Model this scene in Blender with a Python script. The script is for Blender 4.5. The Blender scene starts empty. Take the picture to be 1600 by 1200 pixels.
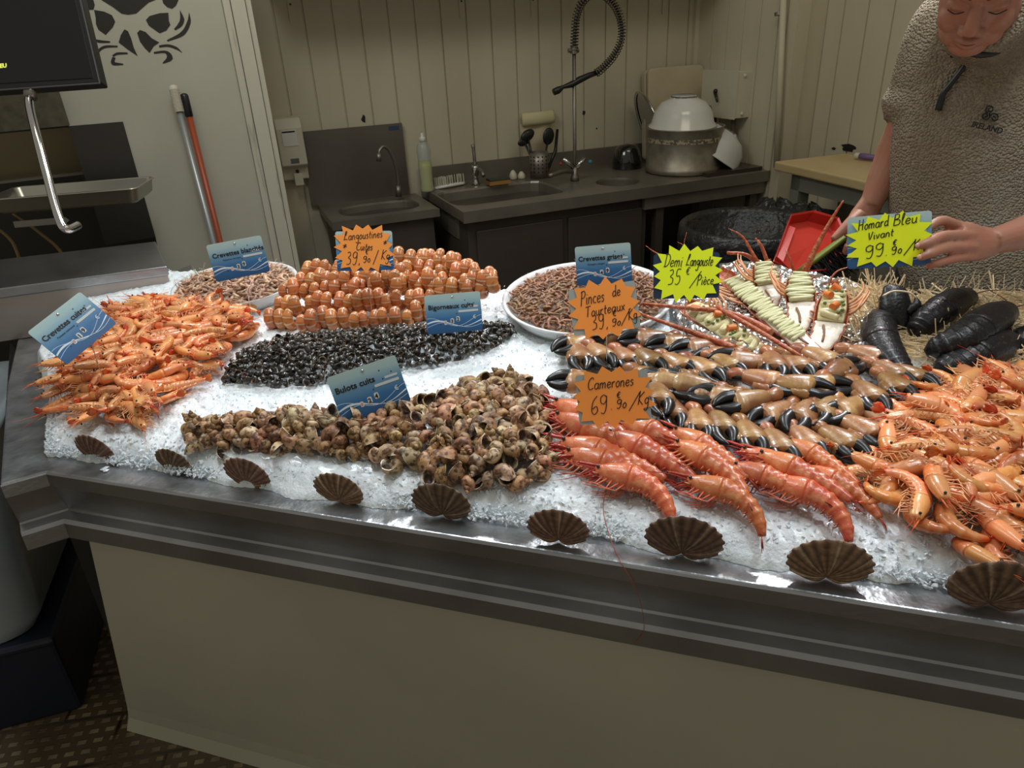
import bpy, math, random
import numpy as np
from mathutils import Vector, Matrix
SC = bpy.context.scene
COL = SC.collection
rnd = random.Random(7)
rng = np.random.default_rng(7)
R_ = math.radians

# ------------------------------------------------------------------ camera
F_PX = 1109.0
TH, PH = R_(26.2), R_(3.05)
_r0 = np.array([1, 0, 0.]); _u0 = np.array([0, math.sin(TH), math.cos(TH)])
FW = np.array([0, math.cos(TH), -math.sin(TH)])
RT = _r0*math.cos(PH) - _u0*math.sin(PH)
UP = _u0*math.cos(PH) + _r0*math.sin(PH)
EYE = np.array([0, 0, 1.60])
cam = bpy.data.cameras.new('camera'); cam.sensor_fit = 'HORIZONTAL'; cam.sensor_width = 36
cam.lens = 36*F_PX/1600; cam.clip_start = .05; cam.clip_end = 50
co = bpy.data.objects.new('camera', cam); COL.objects.link(co)
m = Matrix.Identity(4)
for i, ax in enumerate((RT, UP, -FW)):
    for j in range(3): m[j][i] = ax[j]
for j in range(3): m[j][3] = EYE[j]
co.matrix_world = m
SC.camera = co

# ------------------------------------------------------------------ world, lamps, exposure
w = bpy.data.worlds.new('world'); SC.world = w; w.use_nodes = True
bg = w.node_tree.nodes['Background']; bg.inputs[0].default_value = (1.0, .93, .78, 1); bg.inputs[1].default_value = .26
SC.view_settings.view_transform = 'Standard'; SC.view_settings.look = 'None'
SC.view_settings.exposure = 0.0; SC.view_settings.gamma = 1.0; SC.view_settings.use_curve_mapping = False
def lamp(name, loc, target, sx, sy, power, color, spread=180):
    l = bpy.data.lights.new(name, 'AREA'); l.shape = 'RECTANGLE'; l.size = sx; l.size_y = sy
    l.energy = power; l.color = color; l.spread = R_(spread)
    o = bpy.data.objects.new(name, l); COL.objects.link(o); o.location = loc
    d = Vector(target) - Vector(loc); o.rotation_euler = d.to_track_quat('-Z', 'Y').to_euler()
    return o
lamp('ceiling_strip_light', (-.55, 1.50, 2.75), (-.45, 1.55, .9), 1.0, .22, 7.0, (.90, .96, 1), 110)
lamp('ceiling_strip_light', (.95, 1.15, 2.75), (.75, 1.15, .9), 1.0, .22, 7.0, (.90, .96, 1), 110)
lamp('ceiling_spot_light', (-.30, 2.75, 2.45), (-.25, 1.5, .9), .28, .14, 5, (.95, .97, 1), 90)
lamp('ceiling_spot_light', (1.12, 2.35, 2.45), (.75, 1.2, .9), .28, .14, 5, (.95, .97, 1), 90)
lamp('ceiling_back_light', (1.0, 2.6, 2.7), (1.0, 3.4, 1.0), .9, .5, 3.4, (1, .90, .70), 160)
lamp('ceiling_back_light', (-.9, 2.2, 2.7), (-.5, 3.4, 1.2), .9, .5, 6.5, (.95, .95, .85), 160)

# ------------------------------------------------------------------ frames of reference
def ray(x, y): return FW + RT*(x-800)/F_PX + UP*(600-y)/F_PX
def G(x, y, z): d = ray(x, y); return EYE + d*((z-EYE[2])/d[2])          # point of the picture on the level z
def D(x, y, Z): return EYE + ray(x, y)*Z
EZ = np.array([0, 0, 1.])
P0 = G(72, 737, .9)
EU = np.array([.9495, -.3137, 0]); EV = np.array([.3137, .9495, 0])       # counter: along the front, into the stall
def CF(u, v, z): q = P0 + u*EU + v*EV; return np.array([q[0], q[1], z])
def uv(p): q = np.asarray(p)-P0; return q@EU, q@EV
A1 = np.array([.936, .352, 0]); A2 = np.array([-.352, .936, 0])           # back wall: along, into
def BW(a, d, z): return A1*a + A2*d + EZ*z
def onwall(x, y, d): r = ray(x, y); p = EYE + r*((d-EYE@A2)/(r@A2)); return p
def onside(x, y, a): r = ray(x, y); return EYE + r*((a-EYE@A1)/(r@A1))
def ice_z(u, v):
    e = max(0., min(1., (v-.046)/.05))
    return .903 + .026*math.sin(e*math.pi/2) + .095*max(v, 0)
def onice(x, y, lift=0.):
    z = .95
    for _ in range(10):
        p = G(x, y, z); u, v = uv(p); z = ice_z(u, v) + lift
    return p
def unit(v): v = np.asarray(v, float); return v/np.linalg.norm(v)

# ------------------------------------------------------------------ mesh builder
class MB:
    def __init__(s): s.v = []; s.f = []; s.c = []; s.n = 0
    def add(s, v, f, c=(1, 1, 1)):
        v = np.asarray(v, float).reshape(-1, 3); k = len(v)
        c = np.asarray(c, float)
        if c.ndim == 1: c = np.tile(c, (k, 1))
        s.v.append(v); s.c.append(c); s.f += [tuple(i+s.n for i in q) for q in f]; s.n += k
        return s
    def box(s, lo, hi, fr=None, c=(1, 1, 1)):
        lo, hi = np.array(lo, float), np.array(hi, float)
        v = np.array([[(lo, hi)[i][0], (lo, hi)[j][1], (lo, hi)[k][2]] for i in (0, 1) for j in (0, 1) for k in (0, 1)])
        if fr is not None: v = np.array([fr(*q) for q in v])
        return s.add(v, [(0, 1, 3, 2), (4, 6, 7, 5), (0, 4, 5, 1), (2, 3, 7, 6), (0, 2, 6, 4), (1, 5, 7, 3)], c)
    def rings(s, rs, cols=(1, 1, 1), close=True, cap=(True, True)):
        rs = np.asarray(rs, float); N, n = rs.shape[:2]
        cols = np.asarray(cols, float)
        if cols.ndim == 1: cols = np.tile(cols, (N, 1))
        if cols.ndim == 2: cols = np.repeat(cols[:, None, :], n, 1)
        f = []
        m = n if close else n-1
        for i in range(N-1):
            for j in range(m):
                a, b = i*n+j, i*n+(j+1) % n
                f.append((a, b, b+n, a+n))
        if close and cap[0]: f.append(tuple(range(n))[::-1])
        if close and cap[1]: f.append(tuple((N-1)*n+j for j in range(n)))
        return s.add(rs.reshape(-1, 3), f, cols.reshape(-1, 3))
    def tube(s, P, ra, rb=None, A=None, n=8, c=(1, 1, 1), cap=(True, True)):
        P = np.asarray(P, float); N = len(P)
        ra = np.broadcast_to(np.asarray(ra, float), (N,)); rb = ra if rb is None else np.broadcast_to(np.asarray(rb, float), (N,))
        T = np.gradient(P, axis=0); T /= np.linalg.norm(T, axis=1)[:, None]+1e-12
        if A is None:
            a = np.array([0, 0, 1.]) if abs(T[0][2]) < .9 else np.array([1., 0, 0]); As = []
            for t in T:
                a = a - (a@t)*t; a /= np.linalg.norm(a)+1e-12; As.append(a)
            As = np.array(As)
        else:
            As = np.broadcast_to(np.asarray(A, float), (N, 3)).copy()
            As -= (As*T).sum(1)[:, None]*T; As /= np.linalg.norm(As, axis=1)[:, None]+1e-12
        B = np.cross(T, As)
        th = np.arange(n)*2*math.pi/n
        rs = P[:, None, :] + As[:, None, :]*(np.cos(th)[None, :, None]*ra[:, None, None]) + B[:, None, :]*(np.sin(th)[None, :, None]*rb[:, None, None])
        return s.rings(rs, c, cap=cap)
    def ball(s, p, r, nu=12, nv=8, c=(1, 1, 1), M=None):
        r = np.broadcast_to(np.asarray(r, float), (3,)); v = []
        for i in range(1, nv):
            a = math.pi*i/nv
            for j in range(nu):
                b = 2*math.pi*j/nu; v.append((math.sin(a)*math.cos(b), math.sin(a)*math.sin(b), math.cos(a)))
        v += [(0, 0, 1), (0, 0, -1)]
        v = np.array(v)*r
        if M is not None: v = v@np.asarray(M).T
        v = v+np.asarray(p)
        f = [(i*nu+j, (i+1)*nu+j, (i+1)*nu+(j+1) % nu, i*nu+(j+1) % nu) for i in range(nv-2) for j in range(nu)]
        t, b = (nv-1)*nu, (nv-1)*nu+1
        f += [(t, j, (j+1) % nu) for j in range(nu)] + [(b, (nv-2)*nu+(j+1) % nu, (nv-2)*nu+j) for j in range(nu)]
        return s.add(v, f, c)
    def lathe(s, prof, n=32, p=(0, 0, 0), sx=1, sy=1, c=(1, 1, 1), M=None, cap=(False, False)):
        th = np.arange(n)*2*math.pi/n
        rs = np.array([[(r*math.cos(t)*sx, r*math.sin(t)*sy, z) for t in th] for r, z in prof])
        if M is not None: rs = rs@np.asarray(M).T
        return s.rings(rs+np.asarray(p), c, cap=cap)
    def prism(s, poly, z0, z1, fr=None, c=(1, 1, 1)):
        n = len(poly); v = [(x, y, z0) for x, y in poly]+[(x, y, z1) for x, y in poly]
        if fr is not None: v = [fr(*q) for q in v]
        f = [(i, (i+1) % n, n+(i+1) % n, n+i) for i in range(n)]
        f += [tuple(range(n))[::-1], tuple(range(n, 2*n))]
        return s.add(v, f, c)
    def xf(s, M, t=(0, 0, 0)):
        s.v = [v@np.asarray(M).T+np.asarray(t) for v in s.v]; return s
    def merge(s, o, M=np.eye(3), t=(0, 0, 0), cs=(1, 1, 1)):
        for v, c in zip(o.v, o.c): s.v.append(v@np.asarray(M).T+np.asarray(t)); s.c.append(c*np.asarray(cs))
        s.f += [tuple(i+s.n for i in q) for q in o.f]; s.n += o.n; return s
    def mesh(s, name, mat, smooth=True):
        me = bpy.data.meshes.new(name)
        V = np.concatenate(s.v); C = np.concatenate(s.c)
        me.from_pydata(V.tolist(), [], s.f)
        at = me.color_attributes.new('Col', 'FLOAT_COLOR', 'POINT')
        at.data.foreach_set('color', np.concatenate([C, np.ones((len(C), 1))], 1).astype(np.float32).ravel())
        if smooth: me.polygons.foreach_set('use_smooth', [True]*len(me.polygons))
        me.materials.append(mat)
        return me
def fixn(me):
    import bmesh
    b = bmesh.new(); b.from_mesh(me); bmesh.ops.recalc_face_normals(b, faces=b.faces); b.to_mesh(me); b.free(); return me
def put(name, mb, mat, parent=None, smooth=False, fix=True, label=None, cat=None, group=None, kind=None, loc=None, M=None):
    me = mb if isinstance(mb, bpy.types.Mesh) else mb.mesh(name, mat, smooth)
    if fix and not isinstance(mb, bpy.types.Mesh): fixn(me)
    o = bpy.data.objects.new(name, me); COL.objects.link(o)
    if parent is not None: o.parent = parent
    if M is not None or loc is not None: o.matrix_basis = mat4(M, loc)
    tag(o, label, cat, group, kind); return o
def mat4(M=None, t=None):
    m = Matrix.Identity(4)
    if M is not None:
        for i in range(3):
            for j in range(3): m[i][j] = float(M[i][j])
    if t is not None:
        for i in range(3): m[i][3] = float(t[i])
    return m
def tag(o, label=None, cat=None, group=None, kind=None):
    if label: o['label'] = label
    if cat: o['category'] = cat
    if group: o['group'] = group
    if kind: o['kind'] = kind
    return o
def root(name, label, cat, loc=(0, 0, 0), M=None, group=None):
    o = bpy.data.objects.new(name, None); COL.objects.link(o); o.empty_display_size = .02
    o.matrix_basis = mat4(M, loc); return tag(o, label, cat, group)
def smooth_bevel(o, wd=.003, seg=2):
    b = o.modifiers.new('bevel', 'BEVEL'); b.width = wd; b.segments = seg; b.limit_method = 'ANGLE'; b.angle_limit = R_(40)
    return o
def cr(pts, n=8):
    """smooth curve through the points"""
    P = np.asarray(pts, float); P = np.vstack([2*P[0]-P[1], P, 2*P[-1]-P[-2]]); out = []
    for i in range(1, len(P)-2):
        for k in range(n):
            t = k/n; p0, p1, p2, p3 = P[i-1:i+3]
            out.append(.5*((2*p1)+(-p0+p2)*t+(2*p0-5*p1+4*p2-p3)*t*t+(-p0+3*p1-3*p2+p3)*t**3))
    out.append(P[-2]); return np.array(out)
def axes(x, y, z): return np.array([x, y, z]).T
def rotz(a): c, s = math.cos(a), math.sin(a); return np.array([[c, -s, 0], [s, c, 0], [0, 0, 1.]])
def rotx(a): c, s = math.cos(a), math.sin(a); return np.array([[1, 0, 0], [0, c, -s], [0, s, c.real]])
def roty(a): c, s = math.cos(a), math.sin(a); return np.array([[c, 0, s], [0, 1, 0], [-s, 0, c]])

# ------------------------------------------------------------------ materials
def mat(name, col=(.8, .8, .8), rough=.5, metal=0., attr=False, noise=None, bump=None, rand=0., coat=0., sss=0., trans=0., alpha=1., emit=None, stretch=(1, 1, 1), spec=.5, vor=None):
    m = bpy.data.materials.new(name); m.use_nodes = True
    nt = m.node_tree; N = nt.nodes; L = nt.links; b = N['Principled BSDF']
    b.inputs['Roughness'].default_value = rough; b.inputs['Metallic'].default_value = metal
    b.inputs['Coat Weight'].default_value = coat; b.inputs['Coat Roughness'].default_value = .12
    b.inputs['Specular IOR Level'].default_value = spec
    if sss: b.inputs['Subsurface Weight'].default_value = sss; b.inputs['Subsurface Radius'].default_value = (.012, .008, .006); b.inputs['Subsurface Scale'].default_value = 1
    if trans: b.inputs['Transmission Weight'].default_value = trans; b.inputs['IOR'].default_value = 1.4
    b.inputs['Alpha'].default_value = alpha
    tc = N.new('ShaderNodeTexCoord'); mp = N.new('ShaderNodeMapping'); L.new(tc.outputs['Object'], mp.inputs[0]); mp.inputs['Scale'].default_value = stretch
    if attr:
        a = N.new('ShaderNodeAttribute'); a.attribute_name = 'Col'; src = a.outputs['Color']
        if col != (.8, .8, .8):
            x = N.new('ShaderNodeMix'); x.data_type = 'RGBA'; x.blend_type = 'MULTIPLY'; x.inputs[0].default_value = 1
            L.new(src, x.inputs[6]); x.inputs[7].default_value = (*col, 1); src = x.outputs[2]
    else:
        c = N.new('ShaderNodeRGB'); c.outputs[0].default_value = (*col, 1); src = c.outputs[0]
    if noise:   # (scale, colour, amount, low, high)
        sc_, c2, amt, lo, hi = noise
        n = N.new('ShaderNodeTexNoise'); n.inputs['Scale'].default_value = sc_; n.inputs['Detail'].default_value = 4; L.new(mp.outputs[0], n.inputs[0])
        mr = N.new('ShaderNodeMapRange'); mr.inputs[1].default_value = lo; mr.inputs[2].default_value = hi; mr.inputs[4].default_value = amt; L.new(n.outputs[0], mr.inputs[0])
        x = N.new('ShaderNodeMix'); x.data_type = 'RGBA'; L.new(mr.outputs[0], x.inputs[0]); L.new(src, x.inputs[6]); x.inputs[7].default_value = (*c2, 1); src = x.outputs[2]
    if rand:
        oi = N.new('ShaderNodeObjectInfo'); hs = N.new('ShaderNodeHueSaturation')
        mr = N.new('ShaderNodeMapRange'); mr.inputs[3].default_value = 1-rand; mr.inputs[4].default_value = 1+rand; L.new(oi.outputs['Random'], mr.inputs[0]); L.new(mr.outputs[0], hs.inputs['Value'])
        m2 = N.new('ShaderNodeMath'); m2.operation = 'MULTIPLY'; m2.inputs[1].default_value = 7.31; L.new(oi.outputs['Random'], m2.inputs[0])
        m3 = N.new('ShaderNodeMath'); m3.operation = 'FRACT'; L.new(m2.outputs[0], m3.inputs[0])
        mr = N.new('ShaderNodeMapRange'); mr.inputs[3].default_value = .5-rand*.05; mr.inputs[4].default_value = .5+rand*.05; L.new(m3.outputs[0], mr.inputs[0]); L.new(mr.outputs[0], hs.inputs['Hue'])
        L.new(src, hs.inputs['Color']); src = hs.outputs[0]
    L.new(src, b.inputs['Base Color'])
    if emit: L.new(src, b.inputs['Emission Color']); b.inputs['Emission Strength'].default_value = emit
    if bump:    # (scale, distance)
        n = N.new('ShaderNodeTexNoise'); n.inputs['Scale'].default_value = bump[0]; n.inputs['Detail'].default_value = 3; L.new(mp.outputs[0], n.inputs[0])
        bp = N.new('ShaderNodeBump'); bp.inputs['Distance'].default_value = bump[1]; L.new(n.outputs[0], bp.inputs['Height']); L.new(bp.outputs[0], b.inputs['Normal'])
    if vor:     # (scale, distance)
        n = N.new('ShaderNodeTexVoronoi'); n.inputs['Scale'].default_value = vor[0]; L.new(mp.outputs[0], n.inputs[0])
        bp = N.new('ShaderNodeBump'); bp.inputs['Distance'].default_value = vor[1]; bp.invert = True; L.new(n.outputs['Distance'], bp.inputs['Height']); L.new(bp.outputs[0], b.inputs['Normal'])
    return m
STEEL = mat('counter_steel', (.42, .43, .45), .30, .95, noise=(5, (.26, .26, .27), .8, .35, .7), bump=(60, .0006), stretch=(1, 1, 1))
DECK = mat('wet_deck_steel', (.46, .48, .50), .30, .8, noise=(14, (.18, .185, .19), .9, .35, .7), bump=(38, .0022))
BOXM = mat('red_reflection_steel', (.46, .41, .38), .36, .85, noise=(4, (.34, .30, .27), .8, .35, .7), bump=(60, .0004))  # reddish reflection on the box sides is put into the base colour
STEELD = mat('dull_steel', (.30, .28, .25), .42, .85, noise=(3, (.20, .18, .16), .8, .35, .7), bump=(90, .0003))
CHROME = mat('chrome', (.62, .62, .62), .12, 1.)
WALLP = mat('cream_painted_board', (.60, .56, .44), .55, noise=(2.5, (.50, .45, .33), .7, .4, .75), bump=(20, .0008), stretch=(1, 1, .3))
WALLL = mat('painted_panel', (.56, .56, .47), .5, noise=(2, (.47, .46, .37), .7, .4, .75), bump=(9, .0008))
TRIMM = mat('worn_white_trim', (.62, .60, .50), .6, noise=(30, (.28, .26, .20), .9, .60, .72), bump=(25, .001), stretch=(1, 1, .12))
BLACK = mat('black_plastic', (.012, .012, .013), .35)
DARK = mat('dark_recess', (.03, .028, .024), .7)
SCREEN = mat('screen_glass', (.006, .006, .008), .08, spec=.6)
YELLOWT = mat('lit_yellow_text', (.85, .9, .15), .5, emit=.55)
WHITEP = mat('white_plastic', (.72, .73, .72), .35)
FRONT = mat('front_panel_paint', (.54, .53, .42), .13, noise=(1.6, (.44, .43, .34), .7, .4, .7), bump=(3, .001), coat=.3)
ORANGE = mat('fluorescent_orange_card', (1.0, .34, .055), .6)
YELLOW = mat('fluorescent_yellow_card', (.84, 1.0, .01), .6)
INK = mat('black_marker_ink', (.006, .005, .006), .5)
WINK = mat('white_print', (.75, .85, .9), .4)
BARM = mat('white_sticker', (.62, .66, .66), .4)
REDINK = mat('red_digit', (.8, .12, .08), .5)
NAVY = mat('navy_card', (.014, .035, .07), .35)
def card_mat():
    m = mat('blue_gradient_card', (.3, .4, .5), .3, bump=(200, .0001)); nt = m.node_tree; N = nt.nodes; L = nt.links
    tc = N.new('ShaderNodeTexCoord'); sp = N.new('ShaderNodeSeparateXYZ'); L.new(tc.outputs['Object'], sp.inputs[0])
    mr = N.new('ShaderNodeMapRange'); mr.inputs[1].default_value = -.049; mr.inputs[2].default_value = .049; L.new(sp.outputs[1], mr.inputs[0])
    cr_ = N.new('ShaderNodeValToRGB'); e = cr_.color_ramp.elements; e[0].color = (.020, .085, .22, 1); e[1].color = (.45, .60, .58, 1)
    k = e.new(.35); k.color = (.03, .15, .36, 1); k = e.new(.62); k.color = (.14, .31, .47, 1); k = e.new(.85); k.color = (.38, .55, .58, 1)
    L.new(mr.outputs[0], cr_.inputs[0]); L.new(cr_.outputs[0], N['Principled BSDF'].inputs['Base Color']); return m
CARD = card_mat()
PRAWN = mat('cooked_prawn_shell', attr=True, rough=.28, noise=(85, (.84, .42, .17), .5, .48, .72), rand=.22, coat=.25, sss=.05, bump=(260, .0004))
GIANT = mat('striped_prawn_shell', attr=True, rough=.3, noise=(55, (.74, .34, .15), .65, .50, .68), rand=.15, coat=.2, bump=(230, .0006))
SHRIMP = mat('small_shrimp_shell', attr=True, rough=.4, noise=(300, (.20, .08, .03), .6, .5, .75), rand=.35)
LEGM = mat('prawn_legs', attr=True, rough=.4, rand=.2)
EYEM = mat('prawn_eye', (.008, .007, .007), .08, coat=1)
LANG = mat('langoustine_shell', attr=True, rough=.28, noise=(130, (.10, .03, .012), .85, .60, .72), rand=.16, coat=.4)
WHELK = mat('whelk_shell', attr=True, rough=.5, noise=(120, (.075, .028, .010), .92, .45, .60), rand=.32, bump=(240, .0012))
PERI = mat('periwinkle_shell', attr=True, rough=.26, noise=(160, (.06, .05, .035), .6, .5, .75), rand=.5, coat=.5)
CLAW = mat('crab_claw_shell', attr=True, rough=.33, noise=(38, (.22, .07, .022), .85, .43, .66), rand=.22, coat=.2, bump=(150, .0006))
CLAWB = mat('black_claw_tip', (.010, .009, .009), .32, coat=.12, spec=.4)
SCAL = mat('scallop_shell', attr=True, rough=.6, noise=(80, (.05, .022, .012), .6, .4, .7), rand=.3, bump=(200, .0008))
LOBM = mat('lobster_shell_dark', (.010, .009, .010), .40, noise=(170, (.10, .05, .035), .8, .60, .74), bump=(150, .0016), coat=.12, spec=.3)
SPINY = mat('spiny_lobster_red_shell', (.40, .075, .022), .4, noise=(90, (.62, .28, .12), .8, .5, .7), bump=(160, .003), coat=.2)
MEAT = mat('white_lobster_meat', (.86, .78, .66), .4, noise=(60, (.75, .58, .42), .6, .55, .75), bump=(90, .0015), sss=.15)
CREAM = mat('green_cream', (.60, .58, .33), .45, bump=(120, .001))
CREAMY = mat('yellow_mayonnaise', (.74, .66, .36), .35)
CARROT = mat('carrot', (.75, .19, .03), .4)
PEA = mat('green_pea', (.16, .22, .06), .4)
FOIL = mat('aluminium_foil', (.75, .75, .73), .22, 1., vor=(55, .012))
STRAW = mat('wood_wool', (.86, .72, .48), .6, attr=True)
SKIN = mat('skin', (.37, .175, .11), .5, noise=(25, (.42, .14, .09), .6, .42, .7), bump=(300, .0004), sss=.1)
ICE = mat('crushed_ice', (.88, .935, .97), .32, noise=(26, (.80, .88, .94), .5, .4, .7), bump=(210, .0019), coat=.25, sss=.25)
# ================================================================== the setting
def floor_mat():
    m = mat('floor_tiles', (.1, .08, .05), .45, coat=.15); nt = m.node_tree; N = nt.nodes; L = nt.links; b = N['Principled BSDF']
    tc = N.new('ShaderNodeTexCoord'); mp = N.new('ShaderNodeMapping'); mp.inputs['Rotation'].default_value = (0, 0, R_(-8)); L.new(tc.outputs['Object'], mp.inputs[0])
    def brick(scale, mort, c1, c2, cm, bw, bh, off):
        k = N.new('ShaderNodeTexBrick'); L.new(mp.outputs[0], k.inputs[0]); k.inputs['Scale'].default_value = scale; k.inputs['Mortar Size'].default_value = mort
        k.inputs['Color1'].default_value = (*c1, 1); k.inputs['Color2'].default_value = (*c2, 1); k.inputs['Mortar'].default_value = (*cm, 1)
        k.inputs['Brick Width'].default_value = bw; k.inputs['Row Height'].default_value = bh; k.offset = off; k.inputs['Mortar Smooth'].default_value = .2; return k
    pads = brick(1, .0095, (.34, .27, .155), (.42, .33, .19), (.12, .085, .045), .040, .030, .5)
    tile = brick(1, .005, (1, 1, 1), (.8, .8, .8), (.12, .1, .08), .30, .15, .5)
    x = N.new('ShaderNodeMix'); x.data_type = 'RGBA'; x.blend_type = 'MULTIPLY'; x.inputs[0].default_value = 1; L.new(pads.outputs[0], x.inputs[6]); L.new(tile.outputs[0], x.inputs[7])
    n = N.new('ShaderNodeTexNoise'); n.inputs['Scale'].default_value = 7; n.inputs['Detail'].default_value = 6; L.new(mp.outputs[0], n.inputs[0])
    mr = N.new('ShaderNodeMapRange'); mr.inputs[1].default_value = .4; mr.inputs[2].default_value = .65; L.new(n.outputs[0], mr.inputs[0])
    y = N.new('ShaderNodeMix'); y.data_type = 'RGBA'; L.new(mr.outputs[0], y.inputs[0]); L.new(x.outputs[2], y.inputs[6]); y.inputs[7].default_value = (.09, .065, .038, 1); L.new(y.outputs[2], b.inputs['Base Color'])
    bp = N.new('ShaderNodeBump'); bp.inputs['Distance'].default_value = .002; bp.invert = True; L.new(pads.outputs['Fac'], bp.inputs['Height']); L.new(bp.outputs[0], b.inputs['Normal'])
    return m
put('floor', MB().box((-4, -1.5, -.05), (5, 7, 0)), floor_mat(), kind='structure')

def board_wall(name, a0, a1, z1, fr, kind='structure', w_=.1345, off=.10):
    """painted tongue and groove boards: fr(a, depth into the room, z)"""
    mb = MB(); pr = []
    k = math.floor((a0-off)/w_); x = off+k*w_; g = .0045
    while x < a1:
        s, e = max(a0, x), min(a1, x+w_)
        if e-s > .01:
            pr += [(s, .009), (s+g*.6, .009), (s+g, 0), (e-g, 0), (e-g*.6, .009), (e, .009)]
        x += w_
    rs = np.array([[fr(a, d, z) for a, d in pr] for z in (0, z1)])
    mb.rings(rs, close=False)
    n = len(pr)
    b = np.array([[fr(pr[0][0], .06, z), fr(pr[-1][0], .06, z)] for z in (0, z1)])
    mb.rings(b, close=False)
    return put(name, mb, WALLP, kind=kind)
D0 = 3.87
board_wall('wall_back', .16, 2.71, 3.0, lambda a, d, z: BW(a, D0+d, z))
board_wall('wall_right', -D0, -3.12, 3.0, lambda a, d, z: BW(2.71+d, -a, z), off=-D0+.02)
RIGHT = 2.90
board_wall('wall_side', -3.06, -.4, 3.0, lambda a, d, z: BW(RIGHT+d, -a, z), w_=.1458, off=-3.097)
put('trim_1', MB().box((2.71, 3.05, 0), (2.79, 3.11, 3.0), BW).box((2.79, 3.06, 0), (RIGHT+.05, 3.11, 3.0), BW).box((2.71, 3.12, 0), (2.76, D0, 3.0), lambda a, d, z: BW(a+.03, d, z)), WALLP, kind='structure')
put('trim_2', MB().box((2.685, D0-.03, .9), (2.71, D0, 3.0), BW), WALLP, kind='structure')
# black flaking patches of the back wall
def blob(name, wallf, c, r, seed, label):
    q = random.Random(seed); n = 12; poly = []
    for i in range(n):
        t = 2*math.pi*i/n; k = q.uniform(.55, 1.1); poly.append((c[0]+r[0]*k*math.cos(t), c[1]+r[1]*k*math.sin(t)))
    put(name, MB().prism(poly, -.002, -.0005, wallf), BLACK, label=label, cat='stain', group=None)
WBK = lambda a, z, d: BW(a, D0-.0005+d, z)
def wb(x, y): p = onwall(x, y, D0); return p@A1, p[2]
for nm, (x, y), r, lb in (('paint_chip', (568, 186), (.014, .020), 'black chipped hole in the boards above the hand sink panel'),
                          ('paint_chip', (912, 176), (.011, .013), 'round black chip in the boards beside the tall tap riser'),
                          ('paint_chip', (932, 201), (.006, .006), 'tiny black chip in the boards above the black bowl')):
    blob(nm, WBK, wb(x, y), r, x, lb)
def ws(x, y): p = onside(x, y, RIGHT); return -(p@A2), p[2]
WSD = lambda a, z, d: BW(RIGHT-.0005+d, -a, z)
blob('paint_chip', WSD, ws(1326, 231), (.055, .018), 5, 'ragged black patch of flaked paint behind the butcher block')
blob('paint_chip', WSD, ws(1250, 224), (.010, .010), 6, 'small dark chip low on the boards, first beside the steel pipe')
blob('paint_chip', WSD, ws(1303, 232), (.016, .008), 8, 'thin brown chip beside the ragged black patch')

# partition beside the passage, with the crab cut through it
DP = 3.3
def wp(x, y, d=DP): p = onwall(x, y, d); return (p@A1, p[2])
pa = lambda a, z, d: BW(a, DP+d, z)
zt = 3.0
poly = [wp(262, 520), wp(243, 370), wp(165, 383), wp(108, 197), wp(86, 135), (wp(60, 40)[0], wp(60, 40)[1])]
a_l = poly[-1][0]
poly = [(poly[0][0], 0.0)] + [poly[1], poly[2], poly[3], poly[4], (poly[4][0]-.0, zt), (wp(345, 0)[0], zt), (wp(345, 0)[0], 0)]
put('wall_partition', MB().prism(poly, 0, .03, pa), WALLL, kind='structure')
# trim column: moulded door post
a0 = wp(345, 0)[0]
mb = MB()
for (s, e, d0, d1) in ((.004, .030, -.012, .03), (.034, .085, -.022, .03), (.088, .108, -.012, .03)):
    mb.box((a0+s, DP+d0, 0), (a0+e, DP+d1, zt), BW)
mb.box((a0+.0, DP+.01, 0), (a0+.10, DP+.04, zt), BW); mb.box((a0+.03, DP+.03, 0), (a0+.06, D0+.02, zt), BW)
put('trim_3', mb, TRIMM, kind='structure')
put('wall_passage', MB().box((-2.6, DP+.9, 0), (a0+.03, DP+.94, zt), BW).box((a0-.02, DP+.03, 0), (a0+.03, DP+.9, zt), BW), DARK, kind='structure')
# crab cut-out
CR = [[(635, 0), (600, -60), (660, -160), (800, -190), (930, -160), (1000, -60), (970, 0), (930, 15), (890, 50), (850, 85), (800, 92), (760, 85), (700, 40)],
      [(500, 0), (520, -30), (575, -30), (592, 30), (585, 60), (540, 62), (510, 30)], [(1015, 0), (1020, -40), (1110, -50), (1115, 0), (1100, 35), (1075, 55), (1045, 45), (1020, 20)],
      [(588, 62), (650, 72), (700, 95), (720, 135), (705, 170), (660, 218), (615, 185), (600, 150), (598, 110)],
      [(1052, 80), (1000, 82), (935, 100), (912, 125), (930, 160), (998, 208), (1040, 190), (1065, 155), (1055, 130)],
      [(778, 183), (800, 195), (820, 240), (835, 295), (860, 350), (800, 310), (742, 265), (755, 220)],
      [(875, 187), (910, 200), (950, 240), (995, 265), (960, 290), (935, 330), (905, 300), (875, 260), (857, 205)]]
CL = [([(1125, 65), (1138, 120), (1125, 155), (1092, 185)], (1, 14, 14, 6)), ([(1182, 80), (1180, 140), (1140, 210), (1045, 255)], (1, 12, 14, 5)),
      ([(995, 290), (1050, 285), (1100, 300), (1138, 328)], (7, 8, 8, 1)), ([(962, 330), (1035, 325), (1060, 362), (1018, 395)], (6, 8, 20, 3)),
      ([(545, 172), (585, 187)], (9, 6)), ([(568, 240), (620, 258), (688, 262)], (3, 9, 5)), ([(735, 290), (660, 292), (620, 315), (603, 360)], (5, 8, 8, 2)), ([(798, 333), (735, 335), (705, 350)], (5, 8, 6)), ([(712, 358), (708, 395), (770, 402)], (10, 12, 4))]
crab = root('crab_cutout', 'dark crab shape cut through the pale partition panel', 'wall decoration')
def cut(poly4, nm): put(nm, MB().prism([wp(x/4, y/4) for x, y in poly4], -.0015, .0005, pa), DARK, crab)
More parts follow.
